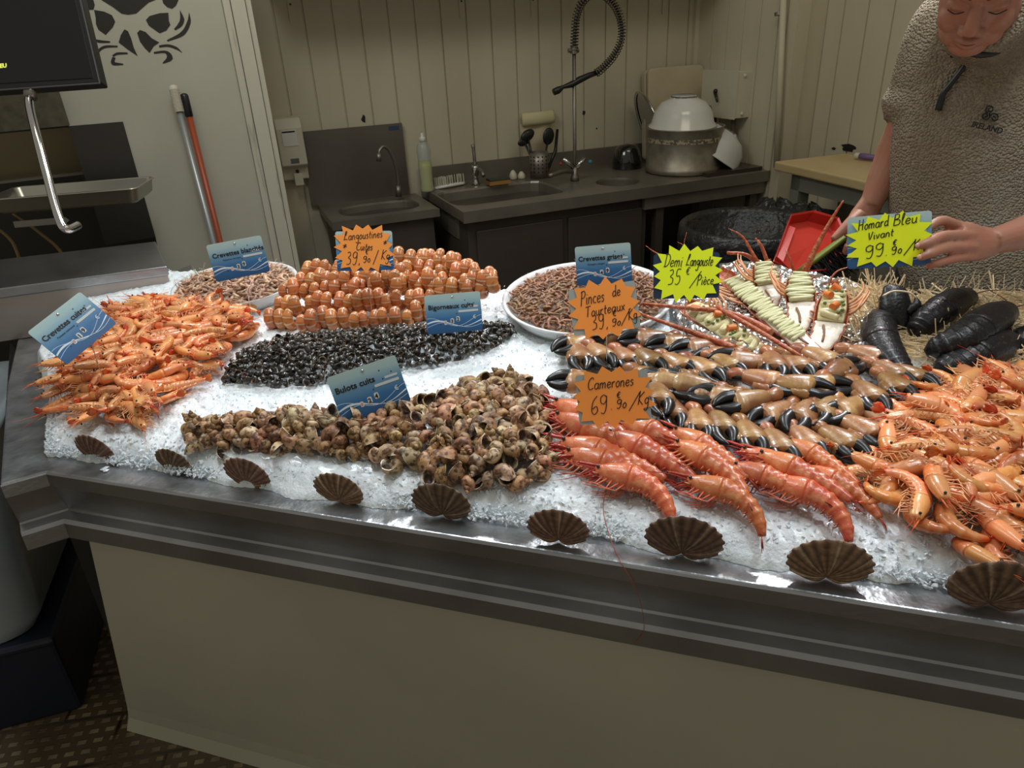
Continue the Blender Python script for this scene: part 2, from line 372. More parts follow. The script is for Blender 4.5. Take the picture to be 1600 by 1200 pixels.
for i, q in enumerate(CR): cut(q, 'shell_opening')
for P, wd in CL:
    c = cr([(x, y) for x, y in P], 5); n = len(c); t = np.interp(np.linspace(0, 1, n), np.linspace(0, 1, len(wd)), wd)
    g = np.gradient(c, axis=0); g /= np.linalg.norm(g, axis=1)[:, None]; nn = np.stack([-g[:, 1], g[:, 0]], 1)
    cut([tuple(v) for v in np.vstack([c+nn*t[:, None], (c-nn*t[:, None])[::-1]])], 'leg_opening')
# dark steel sheet on the partition and the equipment in the dark recess
q = [wp(108, 197), wp(192, 190), wp(243, 370), wp(165, 383)]
put('steel_sheet', MB().prism(q, -.004, .002, pa), mat('dark_sheet', (.07, .065, .062), .45, .6), label='dark steel sheet fixed to the partition beside the scale', cat='panel')
mb = MB()
mb.prism([wp(-60, 215, 3.6), wp(200, 190, 3.6), wp(200, 262, 3.6), wp(-60, 292, 3.6)], 0, .01, lambda a, z, d: BW(a, 3.6+d, z))
sh = root('wall_shelving', 'brownish steel shelving in the dark passage behind the scale', 'shelf')
put('back_sheet', mb, mat('brown_steel', (.16, .13, .075), .4, .7), sh)
for y0 in (262, 285):
    put('shelf_rail', MB().prism([wp(-60, y0+28, 3.5), wp(190, y0, 3.5), wp(190, y0+4, 3.5), wp(-60, y0+32, 3.5)], 0, .03, lambda a, z, d: BW(a, 3.5+d, z)), STEELD, sh)
put('dirty_glass_screen', MB().prism([wp(-60, 136, 3.25), wp(90, 136, 3.25), wp(109, 196, 3.25), wp(-60, 212, 3.25)], 0, .006, lambda a, z, d: BW(a, 3.25+d, z)), mat('grimy_panel', (.12, .11, .07), .6, noise=(22, (.05, .045, .03), .8, .4, .7)), label='grimy dark panel below the black screen', cat='panel')
for k, pts in enumerate(([(20, 333), (60, 362), (98, 398)], [(-10, 352), (14, 372), (26, 392)])):
    put('cable', MB().tube(cr([onwall(x, y, 3.1) for x, y in pts]+[onwall(pts[-1][0]+20, pts[-1][1]+60, 3.1)], 6), .006, n=8), mat('tan_cable', (.28, .18, .08), .5), smooth=True, label=('tan cable running down behind the steel box', 'short tan cable at the edge of the dark passage')[k], cat='cable')

# shelf over the sinks
sh = root('wall_shelf', 'long shelf on metal brackets high over the sinks', 'shelf')
a_s, a_e = wb(425, 0)[0]-.02, wb(1082, 0)[0]-.02
put('shelf_board', MB().box((a_s, 3.48, 1.842), (a_e, D0-.002, 1.87), BW), WALLP, sh)
for x, y in ((458, 35), (722, 28), (833, 25), (1037, 22)):
    a, z = wb(x, y)
    b = put('bracket', MB().box((a-.014, D0-.008, z), (a+.014, D0-.001, 1.842), BW).box((a-.012, 3.55, 1.832), (a+.012, D0-.001, 1.842), BW), WALLP, sh)
    put('screw_hole', MB().tube([BW(a, D0-.0095, z+.075), BW(a, D0-.006, z+.075)], .005, n=10), BLACK, b)

# ================================================================== counter
ctr = root('display_counter', 'long stainless steel fish counter with a sloping cream front panel', 'counter')
A_, B_, C_ = G(0, 757, .9), G(11, 600, .9), G(30, 520, .9)
uB = [uv(P0-EZ*0), uv(A_), uv(A_+ (B_-A_)*.25), uv(B_), uv(C_)]
dl = C_-B_; e5 = C_+dl/np.linalg.norm(dl)*.45
deck = [(0, 0), (2.7, 0), (2.7, .975), (1.28, .975), (1.05, .895), (.0, .895), (-.35, .93), (-.40, 1.05), uv(e5), uv(C_), uv(B_), uv(A_)]
f = lambda u, v, z: CF(u, v, z)
dk = put('steel_deck', MB().prism(deck, .872, .9, f), DECK, ctr); smooth_bevel(dk, .004, 3)
# fascia profile swept along far end, inner corner, front
prof = [(0, .8985), (-.003, .896), (-.004, .871), (-.0015, .869), (.020, .800), (.0165, .797), (-.002, .792), (-.008, .785), (-.009, .752), (-.006, .749), (.04, .749)]
ua, va = uv(A_); uc, vc = 0, 0
dch = unit([ua-uc, va-vc]); nch = np.array([-dch[1], dch[0]])   # inward normal of the short arm
if nch@np.array([-.5, .5]) < 0: nch = -nch
def mit(inset):
    # intersection of the line v=inset with the arm line offset by inset
    # point on the arm: P=(0,0)+dch*t+nch*inset ; v=inset
    t = (inset-nch[1]*inset)/dch[1]; p = dch*t+nch*inset; return p
rs = []
L = np.linalg.norm([ua, va])
rs.append([CF(*(dch*L+nch*o), z) for o, z in prof])
rs.append([CF(*mit(o), z) for o, z in prof])
rs.append([CF(2.7, o, z) for o, z in prof])
put('fascia', MB().rings(np.array(rs), close=False), STEEL, ctr)
# side fascia of the arm end
dside = unit(np.array(uv(B_))-np.array([ua, va]))
rs = [[CF(*(np.array([ua, va])+nch*o+dside*t), z) for o, z in prof] for t in (0, .9)]
put('end_fascia', MB().rings(np.array(rs), close=False), STEEL, ctr)
# front panel, leaning inwards with a cove at its foot
rs = []
for t in np.linspace(0, 1, 18):
    z = .76*(1-t); v = .018+.085*t
    if t > .9: v -= .016*((t-.9)/.1)**2
    ul = .01-.235*t
    rs.append([CF(ul, v+.012, z), CF(ul+.012, v, z), CF(.8, v, z), CF(1.7, v, z), CF(2.7, v, z)])
put('front_panel', MB().rings(np.array(rs), close=False), FRONT, ctr, smooth=False)
put('shadow_gap', MB().box((.005, .02, .742), (2.7, .06, .762), f), BLACK, ctr)
put('end_wall', MB().prism([(-.2, .13), (2.7, .13), (2.7, .94), (1.2, .94), (1.0, .86), (-.1, .86)], 0, .872, f), BLACK, ctr)

# ---------------------------------------------------------------- ice
iceL = [(-.035, .03)]
def left_u(v):   # inner edge of the ice beside the bare steel
    return float(np.interp(v, [0, .033, .20, .42, .75, 1.1], [.0, -.035, -.18, -.43, -.60, -.62]))
def back_v(u): return float(np.interp(u, [-.7, -.3, 0, 1.0, 1.25, 2.5], [.86, .88, .87, .875, .955, .955])) + .006*math.sin(u*37)
nu, nv = 560, 230
def fbm(u, v, s):
    return (math.sin(u*31+1.3*math.sin(v*23+s))*math.sin(v*37+1.7*math.sin(u*19+s))*.5 + math.sin(u*83+2*math.sin(v*61))*math.sin(v*97+1.4*math.sin(u*71))*.28)
g = np.zeros((nv, nu, 3))
gr = rng.normal(0, 1, (nv, nu))
k1 = (gr+np.roll(gr, 1, 0)+np.roll(gr, 1, 1)+np.roll(gr, (1, 1), (0, 1)))/2
for j in range(nv):
    vv_ = .046+(1.0-.046)*j/(nv-1)
    ul = left_u(vv_)
    for i in range(nu):
        u = ul+(2.45-ul)*i/(nu-1); v0 = .046+(back_v(u)-.046)*j/(nv-1)
        v = v0 + .010*math.sin(u*9.0)*max(0, 1-j/12) + .006*math.sin(u*41+2)*max(0, 1-j/8) + k1[j, i]*.0012
        h = ice_z(u, v0) + .0045*fbm(u, v0, 0) + k1[j, i]*.0013
        if i < 6: h = .902 + (h-.902)*math.sin(i/6*math.pi/2)
        if j == 0 or j == nv-1: h = .9005
        elif j > nv-6: h = .902 + (h-.902)*math.sin((nv-1-j)/5*math.pi/2)
        g[j, i] = CF(u+(0.008*math.sin(v0*60) if i < 4 else 0), v, h)
ib = MB(); ib.rings(g, close=False)
# flakes of ice on the surface
oc = np.array([(1, 0, 0), (0, 1, 0), (-1, 0, 0), (0, -1, 0), (0, 0, 1), (0, 0, -1.)]); of = [(0, 1, 4), (1, 2, 4), (2, 3, 4), (3, 0, 4), (1, 0, 5), (2, 1, 5), (3, 2, 5), (0, 3, 5)]
def rrot():
    q = rng.normal(size=4); q /= np.linalg.norm(q); a, b, c, d = q
    return np.array([[1-2*(c*c+d*d), 2*(b*c-a*d), 2*(b*d+a*c)], [2*(b*c+a*d), 1-2*(b*b+d*d), 2*(c*d-a*b)], [2*(b*d-a*c), 2*(c*d+a*b), 1-2*(b*b+c*c)]])
NF = 17000; VV = []; FF = []
for k in range(NF):
    v = .046+1.0*rng.random()**1.5 if k > 2500 else .044+.016*rng.random()
    ul = left_u(v)
    u = ul + (2.3-ul)*rng.random()
    if k > NF-900: v = .05+.7*rng.random(); u = left_u(v)+.012*rng.random()
    if v > back_v(u): v = .05+rng.random()*(back_v(u)-.06); ul = left_u(v); u = max(u, ul+.02)
    z = ice_z(u, v)+.0045*fbm(u, v, 0) if v > .045 else .904
    s = rng.uniform(.0016, .0042)*(1.15 if v < .12 else .85)
    P = (oc*rng.uniform(.5, 1.3, (6, 1))*np.array([1.5, .9, .45])*s)@rrot().T + CF(u, v, z+.0008)
    FF += [tuple(i+6*k for i in q) for q in of]; VV.append(P)
ib.add(np.concatenate(VV), FF)
ice = put('crushed_ice', ib, ICE, fix=False, kind='stuff', label='bed of crushed white ice spread over the steel counter', cat='ice')
for p in ice.data.polygons[:(nu-1)*(nv-1)]: p.use_smooth = True
for (x, y, n) in ((167, 733, 5), (800, 800, 0),):
    if n:
        mb = MB()
        for k in range(n):
            p = G(x+rnd.uniform(-7, 7), y+rnd.uniform(-3, 3), .903); mb.merge(MB().add(oc*np.array([.006, .005, .0028]), of), rotz(rnd.random()*6), p)
        put('melting_ice_lump', mb, ICE, label='small lump of ice melting on the bare steel edge', cat='ice')

# ================================================================== behind and beside the counter, far end
bx = root('steel_cover_box', 'brushed steel cover box standing behind the heap of prawns', 'box')
fl, fr_, br, bl = G(-70, 460, 1.05), G(261, 416, 1.05), G(243, 377, 1.05), G(-60, 412, 1.05)
mb = MB(); T = [fl, fr_, br, bl]
mb.add([p for p in T]+[p-EZ*.028 for p in T], [(0, 1, 2, 3), (7, 6, 5, 4), (0, 4, 5, 1), (1, 5, 6, 2), (2, 6, 7, 3), (3, 7, 4, 0)])
o = put('lid', mb, STEEL, bx); smooth_bevel(o, .004, 3)
ctrp = (fl+fr_+br+bl)/4
B2 = [ctrp+(p-ctrp)*.985 for p in T]
mb = MB(); zz = [.0285, .148]
lo = [p+np.array([0, 0, -.148]) for p in B2]
mb.add([p-EZ*.028 for p in B2]+lo, [(0, 4, 5, 1), (1, 5, 6, 2), (2, 6, 7, 3), (3, 7, 4, 0), (4, 7, 6, 5)])
put('body', mb, BOXM, bx)
d_ = unit(fr_-fl)
p_ = G(45, 505, .93)
put('foot_slot', MB().prism([(0, 0), (.10, 0), (.10, .035), (0, .035)], 0, .012, lambda a, z, d: p_+d_*a+EZ*(z-.01)-np.cross(d_, EZ)*(-.003)*1+np.cross(d_, EZ)*(d)), BLACK, bx)
put('steel_ledge', MB().prism([uv(G(262, 446, .93)), uv(G(302, 430, .93)), uv(G(318, 470, .93)), uv(G(275, 492, .93))], .90, .965, f), STEEL, label='low steel ledge beside the cover box under the white tray', cat='ledge')

# hanging scale: screen, pipe and pan
sc = root('shop_scale', 'black screen on a bent chrome pipe with a steel weighing pan', 'scale')
Zs = 2.05
def q3(x, y, Z): return D(x, y, Z)
c4 = [q3(-150, 152, Zs), q3(158, 130, Zs), q3(112, -60, Zs), q3(-190, -40, Zs)]
nrm = unit(np.cross(c4[1]-c4[0], c4[3]-c4[0]))
def quadbox(P, t, n): return MB().add(list(P)+[p-n*t for p in P], [(0, 1, 2, 3), (7, 6, 5, 4), (0, 4, 5, 1), (1, 5, 6, 2), (2, 6, 7, 3), (3, 7, 4, 0)])
o = put('screen_housing', quadbox(c4, .04, nrm), BLACK, sc); smooth_bevel(o, .006, 3)
cc = sum(c4)/4
def ins(x, y): return [q3(*p, Zs)+nrm*.0025 for p in ((x[0], y[0]),)]
scr = [q3(-140, 139, Zs)+nrm*.002, q3(146, 122, Zs)+nrm*.002, q3(106, -50, Zs)+nrm*.002, q3(-180, -30, Zs)+nrm*.002]
sp = put('screen', quadbox(scr, .002, nrm), SCREEN, sc)
put('housing_edge', MB().tube([q3(-150, 152, Zs)+nrm*.004, q3(157, 131, Zs)+nrm*.004, q3(113, -60, Zs)+nrm*.004], .0025, n=6), mat('grey_edge', (.10, .10, .11), .3), sc)
def font_mb(text, size, depth=.0004, align='LEFT', bold=0):
    cu = bpy.data.curves.new('t', 'FONT'); cu.body = text; cu.size = size; cu.extrude = depth; cu.align_x = align; cu.offset = bold; cu.resolution_u = 2
    ob = bpy.data.objects.new('t', cu); COL.objects.link(ob); dg = bpy.context.evaluated_depsgraph_get()
    me = bpy.data.meshes.new_from_object(ob.evaluated_get(dg)); mb = MB()
    mb.add([v.co[:] for v in me.vertices], [tuple(p.vertices) for p in me.polygons])
    bpy.data.objects.remove(ob); bpy.data.meshes.remove(me); bpy.data.curves.remove(cu); return mb
xa = unit(q3(100, 133, Zs)-q3(-50, 144, Zs)); ya = unit(np.cross(nrm, xa))
put('lit_text', font_mb('LEU', .0165, .0004, 'RIGHT', .0006), YELLOWT, sc, M=axes(xa, ya, nrm), loc=q3(12, 106, Zs)+nrm*.0035)
pipe = cr([q3(46, 132, 2.08), q3(46, 165, 2.05), q3(58, 215, 2.0), q3(75, 280, 1.97), q3(92, 340, 1.93), q3(104, 358, 1.93), q3(122, 352, 1.97)], 10)
put('pipe', MB().tube(pipe, .0115, n=16), CHROME, sc, smooth=True)
put('pipe_collar', MB().tube([q3(45, 128, 2.08), q3(48, 152, 2.06)], .017, n=16), STEELD, sc, smooth=True)
# pan
pf = [G(-70, 352, 1.12), G(212, 331, 1.12)]; zz = 1.12
pt = [G(-80, 312, 1.155), G(219, 287, 1.155)]
ex = unit(G(217, 300, 1.15)-G(-60, 322, 1.15)); ey = unit(np.cross(EZ, ex)); org = G(219, 318, 1.12)
def rr(w_, h_, r, n=6):
    o = []
    for cx, cy, a in ((w_-r, h_-r, 0), (r, h_-r, 90), (r, r, 180), (w_-r, r, 270)):
        for k in range(n+1): t = R_(a+90*k/n); o.append((cx+r*math.cos(t), cy+r*math.sin(t)))
    return o
W_, H_ = .50, .25
rs = []
for (inset, z) in ((-.005, .052), (.000, .056), (.004, .052), (.012, .010), (.024, .0), (.034, -.001)):
    rs.append([org+ex*(x-W_) + ey*(y) + EZ*z for x, y in [(inset+(1-2*inset/W_)*px, inset+(1-2*inset/H_)*py) for px, py in rr(W_, H_, .03)]])
pan = MB().rings(np.array(rs), cap=(False, True))
o = put('pan', pan, mat('scale_pan_steel', (.55, .54, .48), .3, .85), sc, smooth=True)
o.modifiers.new('thick', 'SOLIDIFY').thickness = .002
put('pan_bracket', MB().prism([(0, 0), (.16, 0), (.17, .008), (.16, .02), (0, .02)], -.008, .0, lambda a, z, d: G(25, 355, 1.10)+ex*a+EZ*z+ey*d), STEELD, sc)

# broom and mop handles leaning on the partition
def handle(x0, y0, x1, y1, r, m_, grip, gm, name, label, gl, ribs=False):
    t = root(name, label, 'broom handle' if name.startswith('broom') else 'mop handle')
    a, b = onwall(x0, y0, DP-.04), onwall(x1, y1, DP-.14); d = unit(b-a); e = a+d*((a[2]-.02)/-d[2])
    put('pole', MB().tube([a, e], r, n=14), m_, t, smooth=True)
    P = [a-d*.01, a-d*.006, a+d*.002, a+d*gl, a+d*(gl+.004)]
    put('grip', MB().tube(P, [r*.5, r*1.15, r*1.35, r*1.3, r*.9], n=14), gm, t, smooth=True)
    if ribs:
        g_ = MB()
        for k in range(16): p = a+d*(.006+gl*k/16); g_.tube([p, p+d*.0028], r*1.5, n=12)
        put('grip_ribs', g_, gm, t)
handle(271, 137, 332, 372, .0125, mat('galvanised_tube', (.36, .38, .38), .35, .5), .1, mat('bone_plastic', (.66, .62, .52), .5), 'mop_handle', 'grey metal mop handle with a ribbed bone coloured grip leaning on the partition', .085, True)
handle(288, 150, 343, 374, .0115, mat('red_lacquered_tube', (.36, .065, .022), .35), .1, BLACK, 'broom_handle', 'red broom handle with a black grip leaning beside the mop handle', .075)

# grey plastic tub on a dark crate, at the end of the counter
GR = mat('grey_blue_plastic', (.30, .34, .36), .25, coat=.3, noise=(4, (.22, .25, .27), .7, .4, .7))
cx = G(130, 1107, 0); e1 = unit(G(130, 1107, 0)-G(0, 1142, 0)); e2 = unit(np.cross(EZ, e1))
def fc(a, b, z): return cx+e1*a+e2*b+EZ*z
o = put('fish_crate', MB().box((-.85, 0, 0), (0, .5, .26), fc).box((-.85, -.004, .235), (.004, .504, .262), fc), mat('dark_blue_crate', (.008, .012, .026), .45), label='dark blue plastic crate on the floor at the end of the counter', cat='crate'); smooth_bevel(o, .01, 2)
rs = []
for z, gx, r in ((.264, -.10, .05), (.268, -.085, .07), (.30, -.075, .08), (.80, -.05, .09), (.835, -.04, .09), (.84, -.055, .085), (.82, -.07, .08)):
    rs.append([fc(-.78+(.70+(gx+.1)*2)*px/1.0, .02+py*(.46+(gx+.1)), z) for px, py in [(a/1., b/1.) for a, b in [(x, y) for x, y in rr(1, 1, r*1.6)]]])
put('plastic_tub', MB().rings(np.array(rs), cap=(True, True)), GR, smooth=True, label='tall grey plastic tub standing on the dark blue crate', cat='tub')
# ================================================================== seafood: models
def prof(s, xs, ys): return np.interp(s, xs, ys)
def prawn_parts(L, curl, rad, seed, cols, ant=1.0, antlen=1.0, legs=True, big=False):
    """one prawn lying on its side in the XY plane, head towards -X. returns {part: MB}"""
    q = random.Random(seed); N = 44
    s = np.linspace(0, 1, N); ds = L/(N-1)
    h = np.where(s < .40, .10*s, .04 + curl*np.clip((s-.40)/.56, 0, 1)**1.15)
    P = np.zeros((N, 3)); T = np.stack([np.cos(h), np.sin(h), 0*h], 1)
    for i in range(1, N): P[i] = P[i-1]+T[i]*ds
    cen = P[int(N*.55)].copy(); P -= cen
    Vn = np.stack([-T[:, 1], T[:, 0], 0*h], 1)          # towards the belly
    c_o, c_p, c_r, c_y = [np.array(c) for c in cols]
    r = prof(s, [0, .05, .12, .25, .36, .44, .55, .7, .82, .92, 1], [.22, .42, .66, .93, 1.0, .98, .95, .80, .62, .45, .30])*rad
    if big: r = prof(s, [0, .04, .10, .2, .34, .44, .50, .65, .8, .92, 1], [.12, .27, .48, .80, 1.05, 1.04, .90, .76, .60, .42, .28])*rad
    seg = np.clip((s-.40)/.54, 0, .9999)*6; fr_ = seg-np.floor(seg); ab = s > .41
    out = {}
    # carapace
    i0, i1 = 3, int(N*.43)
    col = np.array([c_o*(1-k)+c_p*k for k in prof(s, [0, .1, .3, .42], [.15, .5, .75, .4])])
    def ring_cols(idx, n, base):
        th = np.arange(n)*2*math.pi/n; k = (np.cos(th)+1)/2     # 1 on the belly side
        return np.array([[base[i]*(1-.55*kk)+c_y*.55*kk for kk in k] for i in idx])
    idx = list(range(i0, i1))
    mb = MB(); n = 14
    def body(idx, rr, base):
        PP = P[idx]; th = np.arange(n)*2*math.pi/n
        a = Vn[idx]; b = np.array([0, 0, 1.])
        rs = PP[:, None, :]+a[:, None, :]*(np.cos(th)[None, :, None]*rr[idx][:, None, None]*1.05)+b*(np.sin(th)[None, :, None]*rr[idx][:, None, None]*.84)
        return rs, ring_cols(idx, n, base)
    rs, cs = body(idx, r, col); mb.rings(rs, cs)
    # rostrum
    b0 = P[6]-Vn[6]*r[6]*.75; b1 = P[0]-T[0]*L*(.15 if big else .10)-Vn[0]*r[0]*.9-Vn[0]*rad*(.25 if big else 0)
    mb.tube(cr([P[12]-Vn[12]*r[12]*.9, b0, b1], 4), [rad*.2, rad*.2, rad*.19, rad*.17, rad*.15, rad*.12, rad*.09, rad*.06, .0003], rb=[rad*(.15 if big else .1)]*8+[.0002], n=6, c=c_r)
    if big:
        for k in range(9):
            b = P[5+k//3]+Vn[5]*r[5]*q.uniform(.2, .8)+np.array([0, 0, rad*q.uniform(-.5, .5)]); d = unit(-T[0]+Vn[0]*q.uniform(-.15, .5)+np.array([0, 0, q.uniform(-.15, .15)]))
            l_ = L*q.uniform(.07, .16); mb.tube([b, b+d*l_*.6, b+d*l_+Vn[0]*l_*.1], [rad*.13, rad*.10, rad*.02], n=5, c=c_r*q.uniform(.9, 1.5))
    out['carapace'] = mb
    # abdomen
    idx = list(range(i1-1, N-1)); ra = r*(1+np.where(ab, (.17 if big else .10)*(1-fr_)**2-(.08 if big else .05), 0))
    col = np.array([(c_o*(1-k)+c_p*k) if a else c_o for k, a in zip(np.where(fr_ < .22, .85, .1+.25*fr_), ab)])
    tk = np.clip((s-.85)/.1, 0, 1)[:, None]; col = col*(1-tk)+c_r*tk
    mb = MB(); rs, cs = body(idx, ra, col); mb.rings(rs, cs)
    out['abdomen'] = mb
    # tail fan
    mb = MB(); e = P[-2]; t = T[-2]; v = Vn[-2]
    for k, (sd, ln) in enumerate(((-.45, .13), (-.2, .15), (0, .12), (.2, .15), (.45, .13))):
        d = unit(t*1+np.array([0, 0, 1.])*sd+v*.10*(k % 2)); Lf = L*ln
        mb.tube([e, e+d*Lf*.35, e+d*Lf*.75, e+d*Lf], [rad*.10, rad*.32, rad*.36, rad*.08], rb=[rad*.08, rad*.07, rad*.05, rad*.02], A=np.cross(d, v)+1e-6, n=6, c=[c_r, c_r*1.05, c_r*.9, c_r*.7])
    out['tail_fan'] = mb
    for sg in (-1, 1):
        p = P[5]+np.array([0, 0, sg*r[5]*.95])-Vn[5]*r[5]*.3-T[5]*rad*.15
        out[('eye', sg)] = MB().ball(p, rad*.17, 8, 6)
    if legs:
        mb = MB(); lc = c_y*.7+c_o*.3
        for k in range(5):
            for sg in (-1, 1):
                i = int(N*(.16+.055*k)); b = P[i]+Vn[i]*r[i]*.8+np.array([0, 0, sg*r[i]*.45])
                d1 = unit(Vn[i]*1-T[i]*q.uniform(.1, .8)+np.array([0, 0, sg*.35])); d2 = unit(Vn[i]*q.uniform(-.2, .4)-T[i]*q.uniform(.6, 1.2))
                l1, l2 = L*.10, L*q.uniform(.10, .17)
                mb.tube([b, b+d1*l1*.5, b+d1*l1, b+d1*l1+d2*l2*.6, b+d1*l1+d2*l2], [rad*.10, rad*.085, rad*.07, rad*.045, rad*.02], n=5, c=lc*q.uniform(.8, 1.1))
        for k in range(5):
            for sg in (-1, 1):
                i = int(N*(.46+.085*k)); b = P[i]+Vn[i]*r[i]*.85+np.array([0, 0, sg*r[i]*.4]); d1 = unit(Vn[i]-T[i]*q.uniform(-.2, .6)+np.array([0, 0, sg*.3]))*(.55 if big else 1.)
                mb.tube([b, b+d1*L*.035, b+d1*L*.07], [rad*.14, rad*.12, rad*.03], rb=[rad*.05]*3, n=5, c=c_y)
        out['walking_legs'] = mb
        mb = MB()
        for k in range(5):
            b = P[4]+np.array([0, 0, (k-2)*rad*.15]); dd = unit(-T[0]+Vn[0]*q.uniform(-.3, .9)+np.array([0, 0, q.uniform(-.15, .25)]))
            l_ = L*antlen*(q.uniform(.6, 1.2) if k < 2 else q.uniform(.15, .3)); bend = Vn[0]*q.uniform(-.6, .8)+np.array([0, 0, q.uniform(-.1, .1)])
            c_ = cr([b, b+dd*l_*.3, b+dd*l_*.65+bend*l_*.12, b+dd*l_*.95+bend*l_*.35], 4)
            mb.tube(c_, np.linspace(rad*.07, .00022, len(c_))*ant, n=4, c=c_r*1.0)
        out['antennae'] = mb
    return out
def make_proto(name, parts, mats):
    """unlinked meshes of one kind"""
    res = []
    for k, mb in parts.items():
        nm = k if isinstance(k, str) else k[0]
        m_, sm = mats[nm]
        me = fixn(mb.mesh(nm, m_, sm)); res.append((nm, me))
    return res
def place(proto, name, label, cat, group, loc, M, s=1.0):
    t = root(name, label, cat, loc, np.asarray(M)*s, group)
    for nm, me in proto:
        o = bpy.data.objects.new(nm, me); COL.objects.link(o); o.parent = t
    return t
def single(me, name, label, cat, group, loc, M, s=1.0, **k):
    return put(name, me, None, label=label, cat=cat, group=group, loc=loc, M=np.asarray(M)*s, **k)
PM = {'carapace': (PRAWN, True), 'abdomen': (PRAWN, True), 'tail_fan': (PRAWN, True), 'eye': (EYEM, True), 'walking_legs': (LEGM, True), 'antennae': (LEGM, True)}
PC = ((.72, .165, .028), (.82, .34, .11), (.68, .085, .012), (.88, .52, .26))      # shell, pale, red, belly
CC = ((.52, .060, .018), (.72, .25, .09), (.40, .030, .012), (.58, .13, .05))
prawnP = [make_proto('prawn', prawn_parts(.125, c, .0118, i, PC, ant=.8, antlen=.42), PM) for i, c in enumerate((1.1, 1.9, 2.7, 3.3, 2.3))]
camP = [make_proto('cam', prawn_parts(.185, c, .0205, 20+i, CC, ant=.8, antlen=.7, big=True), dict(PM, carapace=(GIANT, True), abdomen=(GIANT, True), tail_fan=(GIANT, True))) for i, c in enumerate((.2, .6, 1.2))]

def spiral_shell(size, H, k, turns, R, cols, lip, n=12, m=60, sq=1.0, ribs=.03):
    """coiled shell, apex towards +Z, opening low on the +X side"""
    T = turns*2*math.pi; th = np.linspace(0, T, m); e = np.exp(k*(th-T))
    c0, c1, c2 = [np.array(c) for c in cols]
    rs = []; cs = []
    for t, q in zip(th, e):
        ctr = np.array([R*q*math.cos(t), R*q*math.sin(t), H*(1-q)])
        er = np.array([math.cos(t), math.sin(t), 0]); ring = []; cc = []
        for j in range(n):
            a = 2*math.pi*j/n; rr_ = q*(1+ribs*math.cos(5*a))
            zz = math.sin(a)*rr_*sq; 
            if zz < 0: zz *= 1+.35*(q > .3)
            ring.append(ctr+er*math.cos(a)*rr_*.92+EZ*zz)
            f_ = .5+.5*math.sin(3*a+t*.7); cc.append(c0*(1-f_)+c1*f_)
        rs.append(ring); cs.append(cc)
    rs = np.array(rs); cs = np.array(cs)
    # mouth: flaring lip, then the inside
    mid = rs[-1].mean(0); tan = unit(np.cross(EZ, [math.cos(T), math.sin(T), 0]))
    ext = []; ec = []
    for sc_, off, cc in ((1.10, .08, c2), (1.08, .12, c2*1.05), (.92, .06, c2), (.80, -.25, c2*.75), (.6, -.6, np.array([.05, .03, .02]))):
        ext.append(mid+(rs[-1]-mid)*sc_+tan*off); ec.append([cc]*n)
    rs = np.concatenate([rs, ext]); cs = np.concatenate([cs, ec])
    mb = MB().rings(rs, cs)
    V = mb.v[0]; lo, hi = V.min(0), V.max(0); V -= (lo+hi)/2; V *= size/(hi-lo).max(); return mb
WC = [((.50, .32, .16), (.36, .19, .08), (.80, .68, .50)), ((.62, .47, .29), (.42, .26, .13), (.84, .76, .62)), ((.38, .19, .085), (.50, .29, .14), (.70, .55, .36))]
whelkP = [fixn(spiral_shell(.050, 3.0, .098, 4.2, .66, WC[i % 3], 0, n=14, m=66, sq=1.1).mesh('whelk', WHELK)) for i in range(3)]
PW = [((.018, .016, .014), (.03, .025, .018), (.10, .06, .04)), ((.028, .02, .015), (.012, .011, .01), (.25, .16, .10)), ((.035, .035, .03), (.02, .018, .015), (.05, .03, .02))]
periB = [spiral_shell(.0205, 1.9, .13, 3.2, .50, PW[i], 0, n=9, m=28) for i in range(3)]
periP = [fixn(b.mesh('periwinkle', PERI)) for b in periB]

def shrimp_mb(L, rad, curl, cols, seed):
    N = 12; s = np.linspace(0, 1, N); h = curl*s**1.3
    T = np.stack([np.cos(h), np.sin(h), 0*h], 1); P = np.cumsum(T, 0)*L/N; P -= P.mean(0)
    V = np.stack([-T[:, 1], T[:, 0], 0*h], 1)
    r = prof(s, [0, .1, .3, .5, .85, .93, 1], [.2, .75, 1, .9, .5, .6, .15])*rad
    c0, c1 = np.array(cols[0]), np.array(cols[1])
    c = np.array([c0*(1-k)+c1*k for k in (.5+.5*np.sin(s*24+seed))])
    mb = MB(); mb.tube(P, r*1.05, r*.85, A=V, n=7, c=c)
    q = random.Random(seed)
    for k in range(2):
        a = P[1]+V[1]*rad*.4; d = unit(-T[0]+V[0]*q.uniform(-.5, .8)); mb.tube([a, a+d*L*.35, a+d*L*.6+V[0]*L*.1], [.0005, .0004, .0002], n=3, c=c1)
    for k in range(3):
        a = P[3+k]+V[3+k]*rad*.7; mb.tube([a, a+unit(V[3]-T[3]*.7)*L*.2], [.0005, .0003], n=3, c=c1)
    mb.ball(P[1]-V[1]*rad*.3+EZ*rad*.55, rad*.22, 5, 4, c=(.01, .01, .01))
    return mb
GC = ((.21, .095, .045), (.36, .20, .105)); BC = ((.52, .30, .19), (.66, .46, .32))
greyB = [shrimp_mb(.040, .0042, c, GC, i) for i, c in enumerate((1.6, 2.6, 3.4))]
blanB = [shrimp_mb(.046, .0046, c, BC, i+5) for i, c in enumerate((1.4, 2.4, 3.2))]

